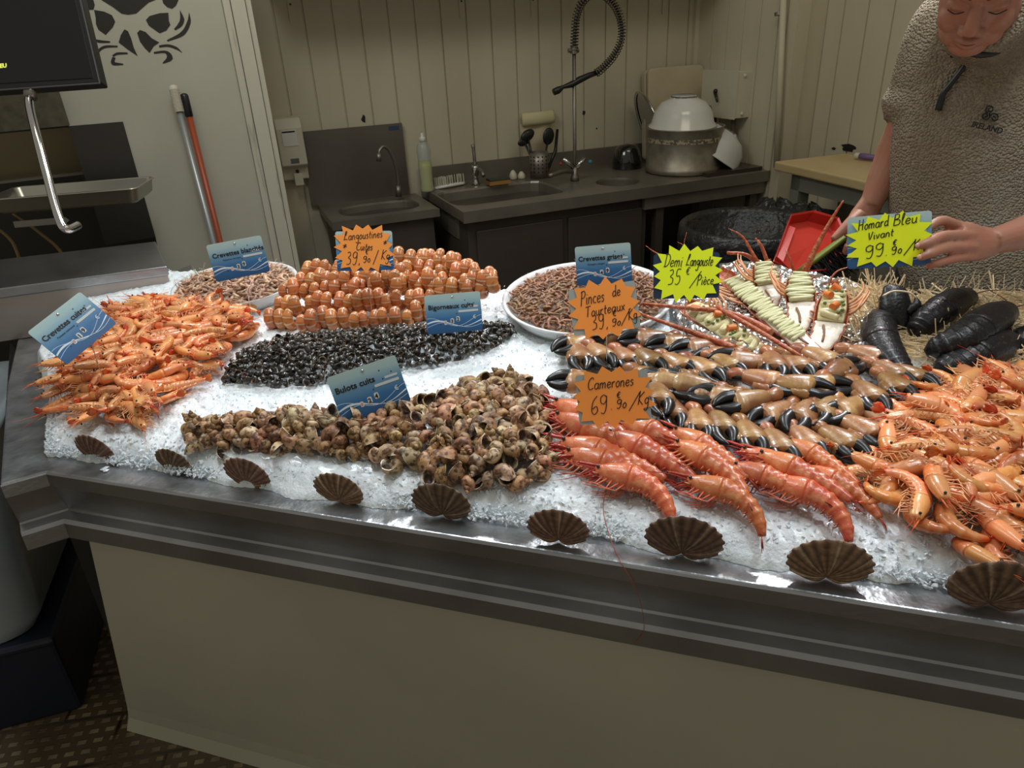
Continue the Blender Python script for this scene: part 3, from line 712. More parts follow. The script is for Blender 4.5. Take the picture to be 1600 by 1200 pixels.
def lang_mb(seed):
    N = 40; s = np.linspace(0, 1, N); q = random.Random(seed)
    a = R_(-150)+s*R_(250); Rc = .0150
    P = np.stack([0*a, -np.cos(a+R_(90))*0-Rc*np.cos(a), Rc*1.25*np.sin(a)], 1)
    P = np.stack([0*a, -Rc*np.cos(a), Rc*1.2*np.sin(a)], 1)
    seg = s*6; fr_ = seg-np.floor(seg)
    r = prof(s, [0, .05, .3, .7, .92, 1], [.5, .9, 1, .98, .8, .3])*.0138*(1+.09*(1-fr_)**2-.03)
    c0 = np.array((.60, .195, .050)); c1 = np.array((.86, .62, .38)); c2 = np.array((.42, .11, .03))
    col = np.array([c1*.8+c0*.2 if (f_ < .10) else (c2 if f_ < .2 else c0*(1-.15*f_)) for f_ in fr_])
    Bn = np.cross(np.gradient(P, axis=0), [1, 0, 0])
    mb = MB().tube(P, r*.80, r*1.0, A=Bn, n=14, c=col)
    mb.v[0] -= np.array([0, 0, mb.v[0][:, 2].min()])
    return mb
langP = [fixn(lang_mb(i).mesh('langoustine_tail', LANG)) for i in range(2)]

def claw_parts(seed):
    """crab claw along +X: wrist at the origin side, fingers black; back of the hand +Z"""
    q = random.Random(seed); o = {}
    x = np.array([-.034, -.030, -.020, -.005, .012, .024, .031, .034]); ra = np.array([.010, .0135, .017, .0205, .0240, .0255, .0225, .014]); rb = np.array([.008, .0105, .013, .0150, .0158, .0155, .013, .008])
    xs = np.linspace(0, 1, 26); X = np.interp(xs, np.linspace(0, 1, 8), x); a = np.interp(xs, np.linspace(0, 1, 8), ra); b = np.interp(xs, np.linspace(0, 1, 8), rb)
    cream = np.array((.50, .29, .115)); brown = np.array((.24, .075, .025)); n = 18; th = np.arange(n)*2*math.pi/n
    C = np.zeros((26, n, 3))
    for i in range(26):
        for j in range(n):
            k = np.clip(.80-.95*xs[i]+.35*math.sin(th[j])**8*.5+.3*math.sin(th[j]*2+seed), 0, 1); C[i, j] = cream*(1-k)+brown*k
    P = np.stack([X, np.sin(xs*2.6)*.004, 0*X], 1)
    o['palm'] = MB().tube(P, a, b, A=(0, 1, 0), n=n, c=C)
    o['palm'].tube([(-.005, -.014, .002), (.02, -.016, .002), (.034, -.015, .001)], [.007, .010, .006], n=10, c=cream)
    f1 = cr([(.024, -.012, 0), (.042, -.0135, 0), (.058, -.0085, 0), (.071, .000, 0)], 6); m_ = len(f1); t = np.linspace(0, 1, m_)
    o['fixed_finger'] = MB().tube(f1, prof(t, [0, .3, .8, 1], [.0125, .0118, .0062, .0015]), prof(t, [0, .3, .8, 1], [.012, .0105, .0055, .0015]), A=(0, 1, 0), n=10)
    f2 = cr([(.024, .012, .001), (.041, .0140, .001), (.057, .0100, .001), (.069, .004, .001)], 6)
    o['movable_finger'] = MB().tube(f2, prof(t, [0, .3, .8, 1], [.0125, .0115, .0062, .0015]), prof(t, [0, .3, .8, 1], [.012, .0100, .0055, .0015]), A=(0, 1, 0), n=10)
    for k in range(4):
        tt = .35+.15*k; p = f1[int(tt*(m_-1))]; o['fixed_finger'].ball(p+np.array([0, .0075*(1-tt*.7), 0]), .0028, 6, 5)
    w_ = MB().tube(cr([(-.030, .002, 0), (-.041, .004, .001), (-.052, -.002, 0), (-.058, -.006, -.001)], 3), [.011, .012, .0125, .0130, .0132, .0130, .0125, .0115, .010, .007][:10], [.010, .0105, .011, .0112, .0112, .011, .0105, .0095, .008, .006], A=(0, 1, 0), n=12, c=(.40, .15, .06))
    o['wrist'] = w_
    return o
clawP = [make_proto('claw', claw_parts(i), {'palm': (CLAW, True), 'fixed_finger': (CLAWB, True), 'movable_finger': (CLAWB, True), 'wrist': (CLAW, True)}) for i in range(3)]

def scallop_mb(seed):
    q = random.Random(seed); NA, NR = 120, 18; rs = []; cs = []; ribs = 15
    for i in range(NR):
        t = i/(NR-1); ring = []; cc = []
        for j in range(NA):
            a = R_(-86)+R_(172)*j/(NA-1)          # 0 = straight up, hinge at the origin
            rmax = .105*max(math.cos(a), .0)**.42+.004
            ph = (a/R_(172)+.5)*ribs*2*math.pi; rb_ = math.cos(ph)
            rad = rmax*t*(1+.026*abs(rb_)**.5*(1 if rb_ > 0 else -1)*(t > .8)*(t-.8)/.2)
            dome = .017*math.sin(min(1, t*1.02)*math.pi*.62)-.010*t*t
            ring.append((rad*math.sin(a)*1.0, -dome-.0018*rb_*t, rad*math.cos(a)))
            k = .5+.5*rb_; cnc = .5+.5*math.sin(t*38+math.sin(a*3)); b0 = np.array((.30, .17, .105)); b1 = np.array((.12, .062, .038)); b2 = np.array((.52, .38, .27))
            c = b0*(1-k)+b1*k; c = c*(1-.25*cnc); pale = max(0, 1-abs(((a*3.1+seed) % 2.1)-1)*7)*.9; c = c*(1-pale)+b2*pale; cc.append(c)
        rs.append(ring); cs.append(cc)
    mb = MB().rings(np.array(rs), np.array(cs), close=False)
    mb.xf(np.eye(3), (0, .008, 0)); return mb

# ================================================================== seafood: heaps
def inpoly(p, poly):
    x, y = p; c = False; n = len(poly)
    for i in range(n):
        x1, y1 = poly[i]; x2, y2 = poly[(i+1) % n]
        if (y1 > y) != (y2 > y) and x < (x2-x1)*(y-y1)/(y2-y1)+x1: c = not c
    return c
def edge_d(p, poly):
    p = np.array(p); best = 9
    for i in range(len(poly)):
        a, b = np.array(poly[i]), np.array(poly[(i+1) % len(poly)]); t = np.clip(((p-a)@(b-a))/((b-a)@(b-a)), 0, 1); best = min(best, np.linalg.norm(p-a-t*(b-a)))
    return best
def heap(pixpoly, hmax, slope, sep, lift0=0., zfun=None, tries=40000, seed=1, dens=None):
    """points over the mound inside the outline: (position, height above the ice)"""
    q = random.Random(seed)
    poly = [uv(onice(x, y, lift0))for x, y in pixpoly]
    xs = [p[0] for p in poly]; ys = [p[1] for p in poly]; pts = []
    cell = {}
    for _ in range(tries):
        u, v = q.uniform(min(xs), max(xs)), q.uniform(min(ys), max(ys))
        if not inpoly((u, v), poly): continue
        key = (int(u/sep), int(v/sep)); ok = True
        for a in (-1, 0, 1):
            for b in (-1, 0, 1):
                for (u2, v2) in cell.get((key[0]+a, key[1]+b), ()):
                    if (u-u2)**2+(v-v2)**2 < sep*sep: ok = False
        if not ok: continue
        cell.setdefault(key, []).append((u, v)); pts.append((u, v))
    out = []
    for u, v in pts:
        d = edge_d((u, v), poly); h = hmax*(1-math.exp(-d/slope)); out.append((CF(u, v, ice_z(u, v)+h), h, d))
    return out, poly
def tilt(M, sl=R_(5)):
    return M
def lie(az, roll=0., pitch=0.): return rotz(az)@rotx(roll)@roty(pitch)
def n_ok(p): return 820-p[1]
# --- cooked prawns behind the sign at the far end
polyL = [(92, 585), (108, 632), (150, 648), (200, 655), (245, 640), (298, 588), (345, 558), (380, 528), (396, 503), (383, 482), (330, 483), (285, 474), (262, 470), (215, 480), (180, 492), (150, 520)]
pts, _ = heap(polyL, .050, .05, .026, .02, seed=3)
for i, (p, h, d) in enumerate(pts):
    flip = rnd.random() < .5
    M = lie(rnd.uniform(0, 6.28), (math.pi if flip else 0)+rnd.uniform(-.5, .5), rnd.uniform(-.25, .25))
    place(prawnP[rnd.randrange(5)], 'cooked_prawn', 'cooked orange prawn in the heap in front of the steel cover box', 'prawn', 'cooked prawns in the heap by the steel box', p+EZ*(.011+rnd.uniform(0, .012)), M, rnd.uniform(.85, 1.08))
# --- cooked prawns at the near end
polyR = [(1352, 720), (1385, 655), (1425, 612), (1480, 605), (1530, 595), (1600, 580), (1680, 600), (1760, 800), (1700, 890), (1600, 868), (1560, 850), (1480, 845), (1420, 825), (1385, 790)]
pts, _ = heap(polyR, .045, .05, .0285, .02, seed=5)
for i, (p, h, d) in enumerate(pts):
    flip = rnd.random() < .5
    M = lie(rnd.uniform(0, 6.28), (math.pi if flip else 0)+rnd.uniform(-.4, .4), rnd.uniform(-.2, .2))
    place(prawnP[rnd.randrange(5)], 'cooked_prawn', 'large cooked orange prawn in the heap beside the crab claws', 'prawn', 'large cooked prawns beside the crab claws', p+EZ*(.013+rnd.uniform(0, .012)), M, rnd.uniform(.98, 1.22))
for k, (x, y, az) in enumerate(((1570, 588, .3), (1530, 612, -.5), (1345, 735, 2.2), (1408, 640, 1.7))):
    place(prawnP[k], 'cooked_prawn', ['cooked prawn lying apart on the ice below the lobsters', 'second cooked prawn below the lobsters, nearer the crab claws', 'cooked prawn resting on the tails of the striped giant prawns', 'cooked prawn leaning on the last crab claws'][k], 'prawn', 'large cooked prawns beside the crab claws', onice(x, y, .02)+EZ*.0, lie(az, 0), 1.05)
# --- whelks
polyW = [(290, 690), (296, 660), (345, 662), (430, 650), (520, 652), (600, 648), (650, 632), (690, 620), (750, 598), (800, 592), (850, 618), (858, 650), (845, 680), (862, 712), (845, 748), (785, 760), (700, 748), (640, 734), (560, 712), (420, 700), (310, 703)]
pts, polyWuv = heap(polyW, .038, .05, .0200, .015, seed=8)
for p, h, d in pts:
    k = rnd.randrange(3); z = rnd.uniform(0, .012) if h > .015 else 0
    single(whelkP[k], 'whelk', ('speckled brown whelk in the heap behind the scallop shells', 'pale cream mottled whelk in the heap behind the scallop shells', 'dark reddish brown whelk in the heap behind the scallop shells')[k], 'whelk', 'cooked whelks', p+EZ*(.014+z), rrot(), rnd.uniform(.90, 1.25))
single(whelkP[2], 'whelk', 'dark whelk standing point up at the thin end of the heap', 'whelk', 'cooked whelks', onice(304, 655, .03), rotx(.1), .9)
single(whelkP[0], 'whelk', 'whelk standing point up on the highest part of the heap', 'whelk', 'cooked whelks', onice(797, 588, .055), rotx(-.3)@rotz(1), 1)
# --- periwinkles: the 300 nearest as things, the rest of the heap as one
polyPw = [(350, 596), (358, 575), (380, 552), (440, 530), (560, 520), (670, 512), (740, 508), (800, 510), (806, 522), (770, 545), (700, 566), (640, 576), (560, 590), (500, 600), (420, 604)]
pts, _ = heap(polyPw, 0.030, .05, .0108, .008, tries=60000, seed=11)
def depth(p): return (p-EYE)@FW
pts = sorted(pts, key=lambda t: depth(t[0])-t[1]*2)
rest = MB()
for i, (p, h, d) in enumerate(pts):
    k = rnd.randrange(3); M = rrot(); q_ = p+EZ*(.008+rnd.uniform(0, .007)); s = rnd.uniform(.9, 1.25)
    if i < 298: single(periP[k], 'periwinkle', 'shiny black cooked periwinkle in the dark heap', 'periwinkle', 'cooked periwinkles', q_, M, s)
    else: rest.merge(periB[k], M*s, q_)
put('periwinkle_heap', rest, PERI, smooth=True, fix=False, kind='stuff', label='rear part of the heap of black periwinkles on the ice', cat='periwinkles')
# clear film under the shells
FILM = mat('clear_film', (.85, .87, .88), .08, alpha=.28, spec=.8)
def film(name, label, P, wd):
    c = cr([onice(x, y, .010) for x, y in P], 6); rs = []
    for k, p in enumerate(c):
        t = unit(np.gradient(c, axis=0)[k]); s_ = unit(np.cross(t, EZ)); wv = .004*math.sin(k*1.7)
        rs.append([p+s_*wd*(a-.5)+EZ*(wv*(1-abs(a-.5))+.006*math.sin(a*7+k*.8)) for a in np.linspace(0, 1, 7)])
    put(name, MB().rings(np.array(rs), close=False), FILM, smooth=True, fix=False, label=label, cat='plastic film')
film('plastic_film', 'clear plastic film edge showing along the front of the whelks', [(352, 700), (420, 716), (500, 728), (580, 738)], .05)
film('plastic_film', 'clear plastic film edge showing below the periwinkles', [(625, 590), (680, 580), (740, 566), (790, 545), (812, 525)], .035)
film('plastic_film', 'clear plastic film under the near end of the periwinkles', [(350, 606), (430, 610), (505, 610)], .02)
# --- trays
def tray(name, label, cxy, rx, ry, n=48):
    c = onice(*cxy, .012); t = root(name, label, 'tray', c, axes(EU, EV, EZ)@rotx(R_(5.4)))
    pr = [(.80, -.004), (.86, 0), (.92, .012), (.955, .026), (1.0, .028), (1.0, .023), (.965, .020), (.93, .006), (.87, -.008), (.0, -.008)]
    mb = MB().lathe([(.0001, -.003)]+pr, n, sx=rx, sy=ry)
    put('tray_shell', mb, WHITEP, t, smooth=True, fix=True); return c, axes(EU, EV, EZ)@rotx(R_(5.4))
def fill(c, M, rx, ry, blocks, sep, hmax, name, label, group, cat, m_, nmax, seed, sz=1.0):
    q = random.Random(seed); pts = []; cell = {}
    for _ in range(60000):
        x, y = q.uniform(-1, 1), q.uniform(-1, 1)
        if x*x+y*y > .80: continue
        X, Y = x*rx, y*ry; key = (int(X/sep+100), int(Y/sep+100))
        if any((X-a)**2+(Y-b)**2 < sep*sep for i in (-1, 0, 1) for j in (-1, 0, 1) for a, b in cell.get((key[0]+i, key[1]+j), ())): continue
        cell.setdefault(key, []).append((X, Y)); h = hmax*(1-(x*x+y*y)/.9)**.7
        pts.append(c+M@np.array([X, Y, .014+h+q.uniform(0, .004)]))
    pts.sort(key=depth)
    me = [fixn(b.mesh(name, m_)) for b in blocks]; rest = MB()
    for i, p in enumerate(pts):
        k = q.randrange(3); Mx = rotz(q.uniform(0, 6.28))@rotx(q.uniform(-.7, .7)+(math.pi if q.random() < .5 else 0))@roty(q.uniform(-.4, .4)); s = q.uniform(.85, 1.15)*sz
        if i < nmax: single(me[k], name, label, cat, group, p, Mx, s)
        else: rest.merge(blocks[k], Mx*s, p)
    # layer underneath so that the tray is full
    for _ in range(260):
        a = q.uniform(0, 6.28); r = math.sqrt(q.random())*.86; x, y = r*math.cos(a), r*math.sin(a)
        h = hmax*(1-(x*x+y*y)/.9)**.7 if x*x+y*y < .9 else 0
        rest.merge(blocks[q.randrange(3)], rrot()*sz*1.1, c+M@np.array([x*rx, y*ry, .010+h*.75]))
    return rest
c, M = tray('white_tray', 'oval white tray holding pale blanched shrimps behind the prawn heap', (371, 456), .172, .150)
rest = fill(c, M, .172, .150, blanB, .0122, .030, 'blanched_shrimp', 'small pale pink blanched shrimp heaped in the white tray', 'blanched shrimps in the tray', 'shrimp', SHRIMP, 298, 3)
put('blanched_shrimp_heap', rest, SHRIMP, smooth=True, fix=False, kind='stuff', label='rear and lower layer of pale blanched shrimps in the white tray', cat='shrimps')
c, M = tray('white_tray', 'large white tray holding brown grey shrimps behind the crab claws', (918, 476), .202, .205)
rest = fill(c, M, .202, .205, greyB, .0122, .028, 'grey_shrimp', 'tiny brown cooked grey shrimp heaped in the white tray', 'grey shrimps in the tray', 'shrimp', SHRIMP, 298, 4, .95)
put('grey_shrimp_heap', rest, SHRIMP, smooth=True, fix=False, kind='stuff', label='rear and lower layer of brown grey shrimps in the white tray', cat='shrimps')
# --- langoustine tails, row upon row
rows = [([(428, 502), (520, 501), (600, 500), (672, 484)], 0), ([(438, 478), (540, 474), (640, 470), (690, 462)], .022), ([(452, 458), (560, 452), (660, 448), (752, 452)], .040),
        ([(472, 444), (560, 438), (680, 436), (772, 444)], .054), ([(484, 428), (570, 424), (680, 424), (762, 434)], .064), ([(500, 422), (590, 416), (690, 412), (742, 424)], .074), ([(610, 410), (660, 404), (705, 408)], .084)]
names = ['front', 'second', 'third', 'fourth', 'fifth', 'sixth', 'top rear']
for r_, (P, lift) in enumerate(rows):
    w_ = cr(np.array([(x, y, 0) for x, y in P], float), 12); seg = np.linalg.norm(np.diff(w_, axis=0), axis=1); tot = seg.sum(); cum = np.concatenate([[0], np.cumsum(seg)]); n = int(tot/(15.4-.2*r_))
    for k in range(n+1):
        x = np.interp(k*tot/n, cum, w_[:, 0])+rnd.uniform(-1.5, 1.5); y = np.interp(k*tot/n, cum, w_[:, 1])+rnd.uniform(-3.5, 3.5)
        p = onice(x, y+13, lift)
        yaw = math.atan2(EU[1], EU[0])+rnd.uniform(-.42, .42)+.15
        single(langP[rnd.randrange(2)], 'langoustine_tail', f'curled orange langoustine tail in the {names[r_]} row of the pile', 'langoustine', f'langoustine tails, {names[r_]} row', p-EZ*.003, rotz(yaw)@rotx(rnd.uniform(-.3, .15))@roty(rnd.uniform(-.14, .14)), rnd.uniform(.88, 1.12))
# --- crab claws
claws = [(965, 521, 172), (1018, 529, 172), (1062, 538, 170), (1098, 546, 168), (1128, 553, 165), (905, 534, 155), (903, 557, 75), (932, 557, 48), (972, 558, 50), (1008, 562, 55), (1052, 570, 48), (1092, 580, 52),
          (1010, 590, 45), (1128, 570, 48), (1168, 566, 165), (1204, 571, 80), (1238, 568, 60), (1276, 562, 45), (1310, 583, -12), (1350, 560, 20), (1385, 582, 50), (1412, 588, 45), (1050, 600, 168), (1082, 604, 172), (1112, 612, 162), (1140, 622, 165),
          (1186, 598, 32), (1240, 608, 25), (1272, 604, 20), (1350, 616, 62), (1392, 603, 60), (1172, 628, 150), (1212, 642, 150), (1255, 645, 125), (1290, 640, 130), (1328, 640, 150), (1046, 640, 72), (1088, 660, 75), (1122, 664, 65), (1166, 682, 62), (1210, 692, 55), (1252, 688, 50),
          (1305, 690, 35), (1340, 675, 30), (1372, 655, 30), (912, 596, 160), (1025, 620, 80)]
lab = ['in the top row behind the price star', 'in the row along the tray', 'in the middle of the heap', 'at the near end by the lobsters', 'in the front row above the striped giant prawns']
order = sorted(range(len(claws)), key=lambda i: claws[i][0])
for i, (x, y, a) in enumerate(claws):
    p = onice(x, y, .030 if 560 < y < 640 else .022)
    a_ = R_(a); p2 = onice(x+20*math.cos(a_), y+20*math.sin(a_)*1.0, .022); d = unit((p2-p)*np.array([1, 1, 0])); fx = unit(d+EZ*(-.02 if math.sin(a_) > .4 else .02))
    zz = unit(np.cross(fx, np.cross(EZ, fx))); zz = unit(zz+unit(EYE-p)*.6); yy = unit(np.cross(zz, fx)); zz = np.cross(fx, yy)
    if rnd.random() < .5: yy, zz = yy, zz
    way = 'pointing towards the grey shrimps' if a > 140 else ('pointing down the ice' if a > 44 else 'pointing towards the lobsters')
    row = lab[0] if y < 556 and x < 1140 else (lab[3] if x > 1290 and y < 625 else (lab[4] if y > 650 or (x < 1140 and y > 630) else (lab[1] if y < 592 else lab[2])))
    place(clawP[i % 3], 'crab_claw', f'crab claw {row}, fingers {way}', 'crab claw', f'crab claws {row}', p+EZ*(i % 4)*.002, axes(fx, yy, zz), .98+.12*rnd.random())
# --- striped giant prawns: rostrum pixel, tail pixel
cams = [(866, 640, 1010, 705, 0, .016), (868, 662, 1025, 722, 0, .010), (883, 706, 1050, 752, 0, .012), (890, 724, 1060, 768, 1, .008), (972, 668, 1112, 732, 0, .010), (955, 692, 1100, 757, 0, .014), (935, 752, 1092, 788, 2, .018), (1056, 686, 1180, 757, 0, .024), (1058, 708, 1195, 778, 1, .028),
        (1078, 768, 1232, 812, 2, .018), (1150, 742, 1290, 790, 0, .026), (1162, 718, 1300, 778, 1, .020), (1236, 704, 1345, 765, 0, .018), (1190, 724, 1340, 790, 0, .030), (1205, 768, 1372, 822, 2, .022), (1270, 752, 1380, 800, 1, .012)]
where = ['first of the heads by the whelks, uppermost', 'second of the heads by the whelks', 'with its head on the ice just beyond the last whelks', 'lowest of the heads by the whelks', 'under the lower edge of the orange price star', 'lying across the middle of the bunch, upper', 'plumpest of the bunch, hanging lowest on the ice', 'below the first front crab claws, upper', 'below the first front crab claws, lower', 'lowest in the middle of the bunch', 'buried mid bunch behind the lowest one', 'below the front crab claws, mid bunch', 'topmost at the end by the cooked prawns', 'second at the end by the cooked prawns', 'largest at the end, touching the ice', 'tucked under the end of the bunch']
for i, (x0, y0, x1, y1, k, lift) in enumerate(cams):
    a, b = onice(x0, y0, lift), onice(x1, y1, lift); d = unit((b-a)*np.array([1, 1, 0])); ln = np.linalg.norm(b-a)
    fx = d; zz = unit(EZ*1.0+unit((EYE-a)*np.array([1, 1, 0]))*.75); yy = unit(np.cross(zz, fx)); zz = np.cross(fx, yy)
    # belly (local +Y) must face the customer, i.e. down the ice
    if yy@EV > 0: yy, zz = -yy, -zz
    place(camP[k], 'giant_prawn', 'red striped giant prawn ' + where[i], 'prawn', 'striped giant prawns', (a+b)/2+EZ*.014, axes(fx, yy, zz), max(.8, min(1.15, ln/.165)))
# --- scallop shells along the edge
shells = [(133, 699, 72, 35), (256, 718, 64, 32), (377, 737, 80, 20), (524, 762, 84, 12), (688, 782, 98, 5), (871, 822, 100, 2), (1063, 838, 122, 4), (1293, 875, 128, -2), (1548, 912, 145, 0)]
sl = ['first scallop shell along the counter edge, nearest the corner', 'second scallop shell from the counter corner, dark and tilted', 'third scallop shell from the counter corner, below the film', 'fourth scallop shell from the counter corner', 'fifth scallop shell from the counter corner, below the whelks', 'sixth scallop shell from the corner, pale rays, beside the long feeler', 'seventh scallop shell from the corner, below the plump giant prawn', 'eighth scallop shell from the corner, large and dark brown', 'last scallop shell of the row, cut by the picture edge']
for i, (x, y, wpx, tl) in enumerate(shells):
    base = G(x+tl*.35, y+wpx*.24, .905); Z = depth(base); s = wpx/F_PX*Z/.147
    yaw = math.atan2(EU[1], EU[0])
    M = rotz(yaw+.05)@rotx(R_(8))@roty(R_(tl))
    sh_ = scallop_mb(i)
    o = put('scallop_shell', sh_, SCAL, smooth=True, label=sl[i], cat='scallop shell', group='scallop shells along the edge', loc=base-EZ*.002, M=M*s*np.array([1., 1, .92]))
    o.modifiers.new('thick', 'SOLIDIFY').thickness = .0025
# long feeler hanging over the edge
fe = [onice(963, 690, .03), onice(972, 730, .03), onice(948, 765, .012), G(943, 800, .935), G(955, 845, .92), G(968, 875, .905), CF(*uv(G(975, 892, .897)), .895)]
fe[-1] = CF(uv(fe[-1])[0], -.007, .897)
fe += [CF(uv(fe[-1])[0]+.022, -.008, .85), CF(uv(fe[-1])[0]+.032, -.010, .79), CF(uv(fe[-1])[0]+.020, -.012, .757)]
put('loose_feeler', MB().tube(cr(fe, 8), np.linspace(.0009, .00035, 8*(len(fe)-1)+1), n=5, c=(.33, .07, .03)), LEGM, smooth=True, label='long red prawn feeler trailing over the ice and steel edge', cat='feeler')
# ================================================================== spiny lobster halves, lobsters, wood wool, price cards
def frame_cam(p, fx, up_w=.8):
    """axes with local X along fx and local Z leaning towards the customer"""
    fx = unit(fx); zz = unit(EZ+unit((EYE-p))*up_w); yy = unit(np.cross(zz, fx)); zz = np.cross(fx, yy); return axes(fx, yy, zz)
def half_lobster(label, hx, hy, tx, ty, lift_h, lift_t, wd, cream, mode, seed, curl=0., side=1, feel=None):
    q = random.Random(seed)
    a, b = onice(hx, hy, lift_h), onice(tx, ty, lift_t); L = np.linalg.norm(b-a); M = frame_cam((a+b)/2, b-a, 1.1)
    t = root('half_spiny_lobster', label, 'lobster', (a+b)/2, M, 'dressed spiny lobster halves')
    # spine in local XY, X head -> tail; curl turns the tail sideways
    n = 26; s = np.linspace(0, 1, n); X = (s-.5)*L; Y = curl*np.clip((s-.5)/.5, 0, 1)**2*L
    Wd = prof(s, [0, .08, .3, .48, .55, .8, .93, 1], [.45, .8, 1.0, .96, .92, .80, .62, .30])*wd
    def P(i, y, z): return (X[i], Y[i]+y, z)
    # shell: lower half pipe
    rs = []; m_ = 13
    for i in range(n):
        k = 1+.05*math.cos(s[i]*50) if s[i] > .45 else 1
        ring = [P(i, Wd[i]*k*math.cos(w), Wd[i]*k*.85*math.sin(w)) for w in np.linspace(math.pi, 2*math.pi, m_)]
        rs.append(ring)
    rs = np.array(rs); inner = rs.copy(); inner[:, :, 2] *= .9; c = np.stack([X, Y, 0*X], 1)[:, None, :]; inner = c+(inner-c)*.93
    full = np.concatenate([rs, inner[:, ::-1]], 1)
    put('shell', MB().rings(full), SPINY, t, smooth=True)
    # spines on the edge of the head half
    sp = MB()
    for k in range(26):
        i = q.randrange(0, 13); w = q.uniform(math.pi*1.02, math.pi*1.98); p = np.array(P(i, Wd[i]*math.cos(w), Wd[i]*.85*math.sin(w))); d = unit([-.6, math.cos(w), math.sin(w)])
        sp.tube([p-d*.002, p+d*.006, p+d*.012], [.0035, .002, .0004], n=5)
    put('spines', sp, SPINY, t, smooth=True)
    # meat of the tail
    i0 = 12 if mode != 'peas' else 13
    mr = []
    for i in range(i0, n-1):
        k = .90+.05*math.sin(i*2.1); h = .0035+.003*math.sin((s[i]-.5)*6.3)
        mr.append([P(i, Wd[i]*k*math.cos(w), h*math.sin(w)*(1+.25*math.sin(i*1.9+w*3)) - (.010 if w > math.pi else 0)*math.sin(w-math.pi)) for w in np.linspace(0, 2*math.pi, 16, endpoint=False)])
    put('tail_meat', MB().rings(np.array(mr)), MEAT, t, smooth=True)
    gut = MB().tube(cr([P(15, -Wd[15]*.35, .007), P(18, -Wd[18]*.1, .008), P(21, Wd[21]*.1, .006)], 4), .0025, n=6)
    put('vein', gut, mat('brown_vein', (.22, .11, .05), .5), t, smooth=True)
    # piped cream: a zigzag rope
    cm = MB(); lo, hi = cream; pts = []; k = 0; x = lo
    step = .0062 if mode == 'zig' else .012
    while x < hi:
        i = min(n-1, int(x*(n-1))); w_ = Wd[i]*(.80 if mode == 'zig' else .55)
        pts.append((X[i]+(x*(n-1)-i)*L/(n-1), Y[i]+w_*(1 if k % 2 else -1)+q.uniform(-.005, .003), .0075+q.uniform(0, .005))); k += 1; x += step/L*q.uniform(.75, 1.3)
    cpt = cr(pts, 6); cm.tube(cpt, .0045 if mode == 'zig' else .0075, n=8)
    i_a, i_b = int(lo*(n-1)), int(hi*(n-1))
    bed = [[P(i, Wd[i]*.80*math.cos(w), .0045+.004*math.sin(w)) for w in np.linspace(0, 2*math.pi, 12, endpoint=False)] for i in range(i_a, i_b+1)]
    cm.rings(np.array(bed)); put('piped_cream', cm, CREAM if mode == 'zig' else CREAMY, t, smooth=True)
    if mode == 'peas':
        for k in range(3 if seed % 2 else 4):
            x = lo+(hi-lo)*(.12+.27*k); i = int(x*(n-1)); p = P(i, Wd[i]*q.uniform(-.4, .4), .019)
            d = unit([q.uniform(-1, 1), q.uniform(-1, 1), q.uniform(-.2, .5)])*.0085
            o = put('carrot_piece', MB().tube([np.array(p)-d, np.array(p)+d], .0075, n=14), CARROT, t, smooth=False)
        for k in range(13):
            x = lo+(hi-lo)*q.uniform(.1, .85); i = int(x*(n-1)); put('pea', MB().ball(P(i, Wd[i]*q.uniform(-.6, .6), .017), .0039, 8, 6), PEA, t, smooth=True)
    else:
        pass
    # legs
    lg = MB()
    for k in range(5):
        i = 5+k; yb = side*Wd[i]*.95; l_ = q.uniform(.03, .055)
        p = np.array(P(i, yb, -.002)); lg.tube(cr([p, p+np.array([-.01, side*l_*.35, .010]), p+np.array([-.035-.004*k, side*l_*.6, .012]), p+np.array([-.055, side*l_*.55, .014])], 4), np.linspace(.0036, .0012, 13), n=6)
    put('walking_legs', lg, mat_leg, t, smooth=True)
    return t, M, a, b
mat_leg = mat('pale_orange_leg', (.62, .26, .10), .4, noise=(50, (.70, .45, .28), .7, .4, .7))
HL = [('standing half spiny lobster with plain piped cream, nearest the grey shrimps', 1190, 408, 1212, 488, .085, .020, .030, (.10, .50), 'zig', 1, -.12, -1),
      ('standing half spiny lobster with plain piped cream, between two others', 1248, 428, 1256, 524, .085, .020, .032, (.05, .50), 'zig', 2, -.10, -1),
      ('standing half spiny lobster with carrots and peas, beside the wood wool', 1306, 452, 1288, 556, .080, .015, .034, (.06, .52), 'peas', 3, -.12, 1),
      ('long diagonal half spiny lobster with a strip of plain piped cream', 1122, 420, 1296, 572, .045, .020, .026, (.16, .78), 'zig', 4, 0, -1),
      ('lowest half spiny lobster with carrots and peas, behind the crab claws', 1068, 472, 1204, 562, .040, .018, .030, (.12, .88), 'peas', 5, 0, 1)]
for h in HL: half_lobster(*h)
def horn(name, label, P, r0, r1, mate=None, cat='antenna'):
    c = cr([np.array(p) for p in P], 6)
    put(name, MB().tube(c, np.linspace(r0, r1, len(c)), n=8), mate or SPINY, smooth=True, label=label, cat=cat)
hp = lambda x, y, l: onice(x, y, l)
horn('lobster_antenna', 'thick red antenna rising in front of the red dustpan', [D(1256, 428, 1.62), D(1276, 385, 1.60), D(1298, 345, 1.58), D(1318, 313, 1.56)], .0085, .0018)
horn('lobster_antenna', 'long red antenna lying from behind the orange star to the lowest half lobster', [hp(1003, 474, .05), hp(1060, 480, .055), hp(1130, 487, .055), hp(1180, 505, .045), hp(1205, 520, .04)], .0035, .0085)
horn('lobster_antenna', 'second long red antenna passing under the yellow price star', [hp(1005, 492, .04), hp(1050, 508, .045), hp(1090, 522, .045), hp(1150, 545, .035)], .0035, .008)
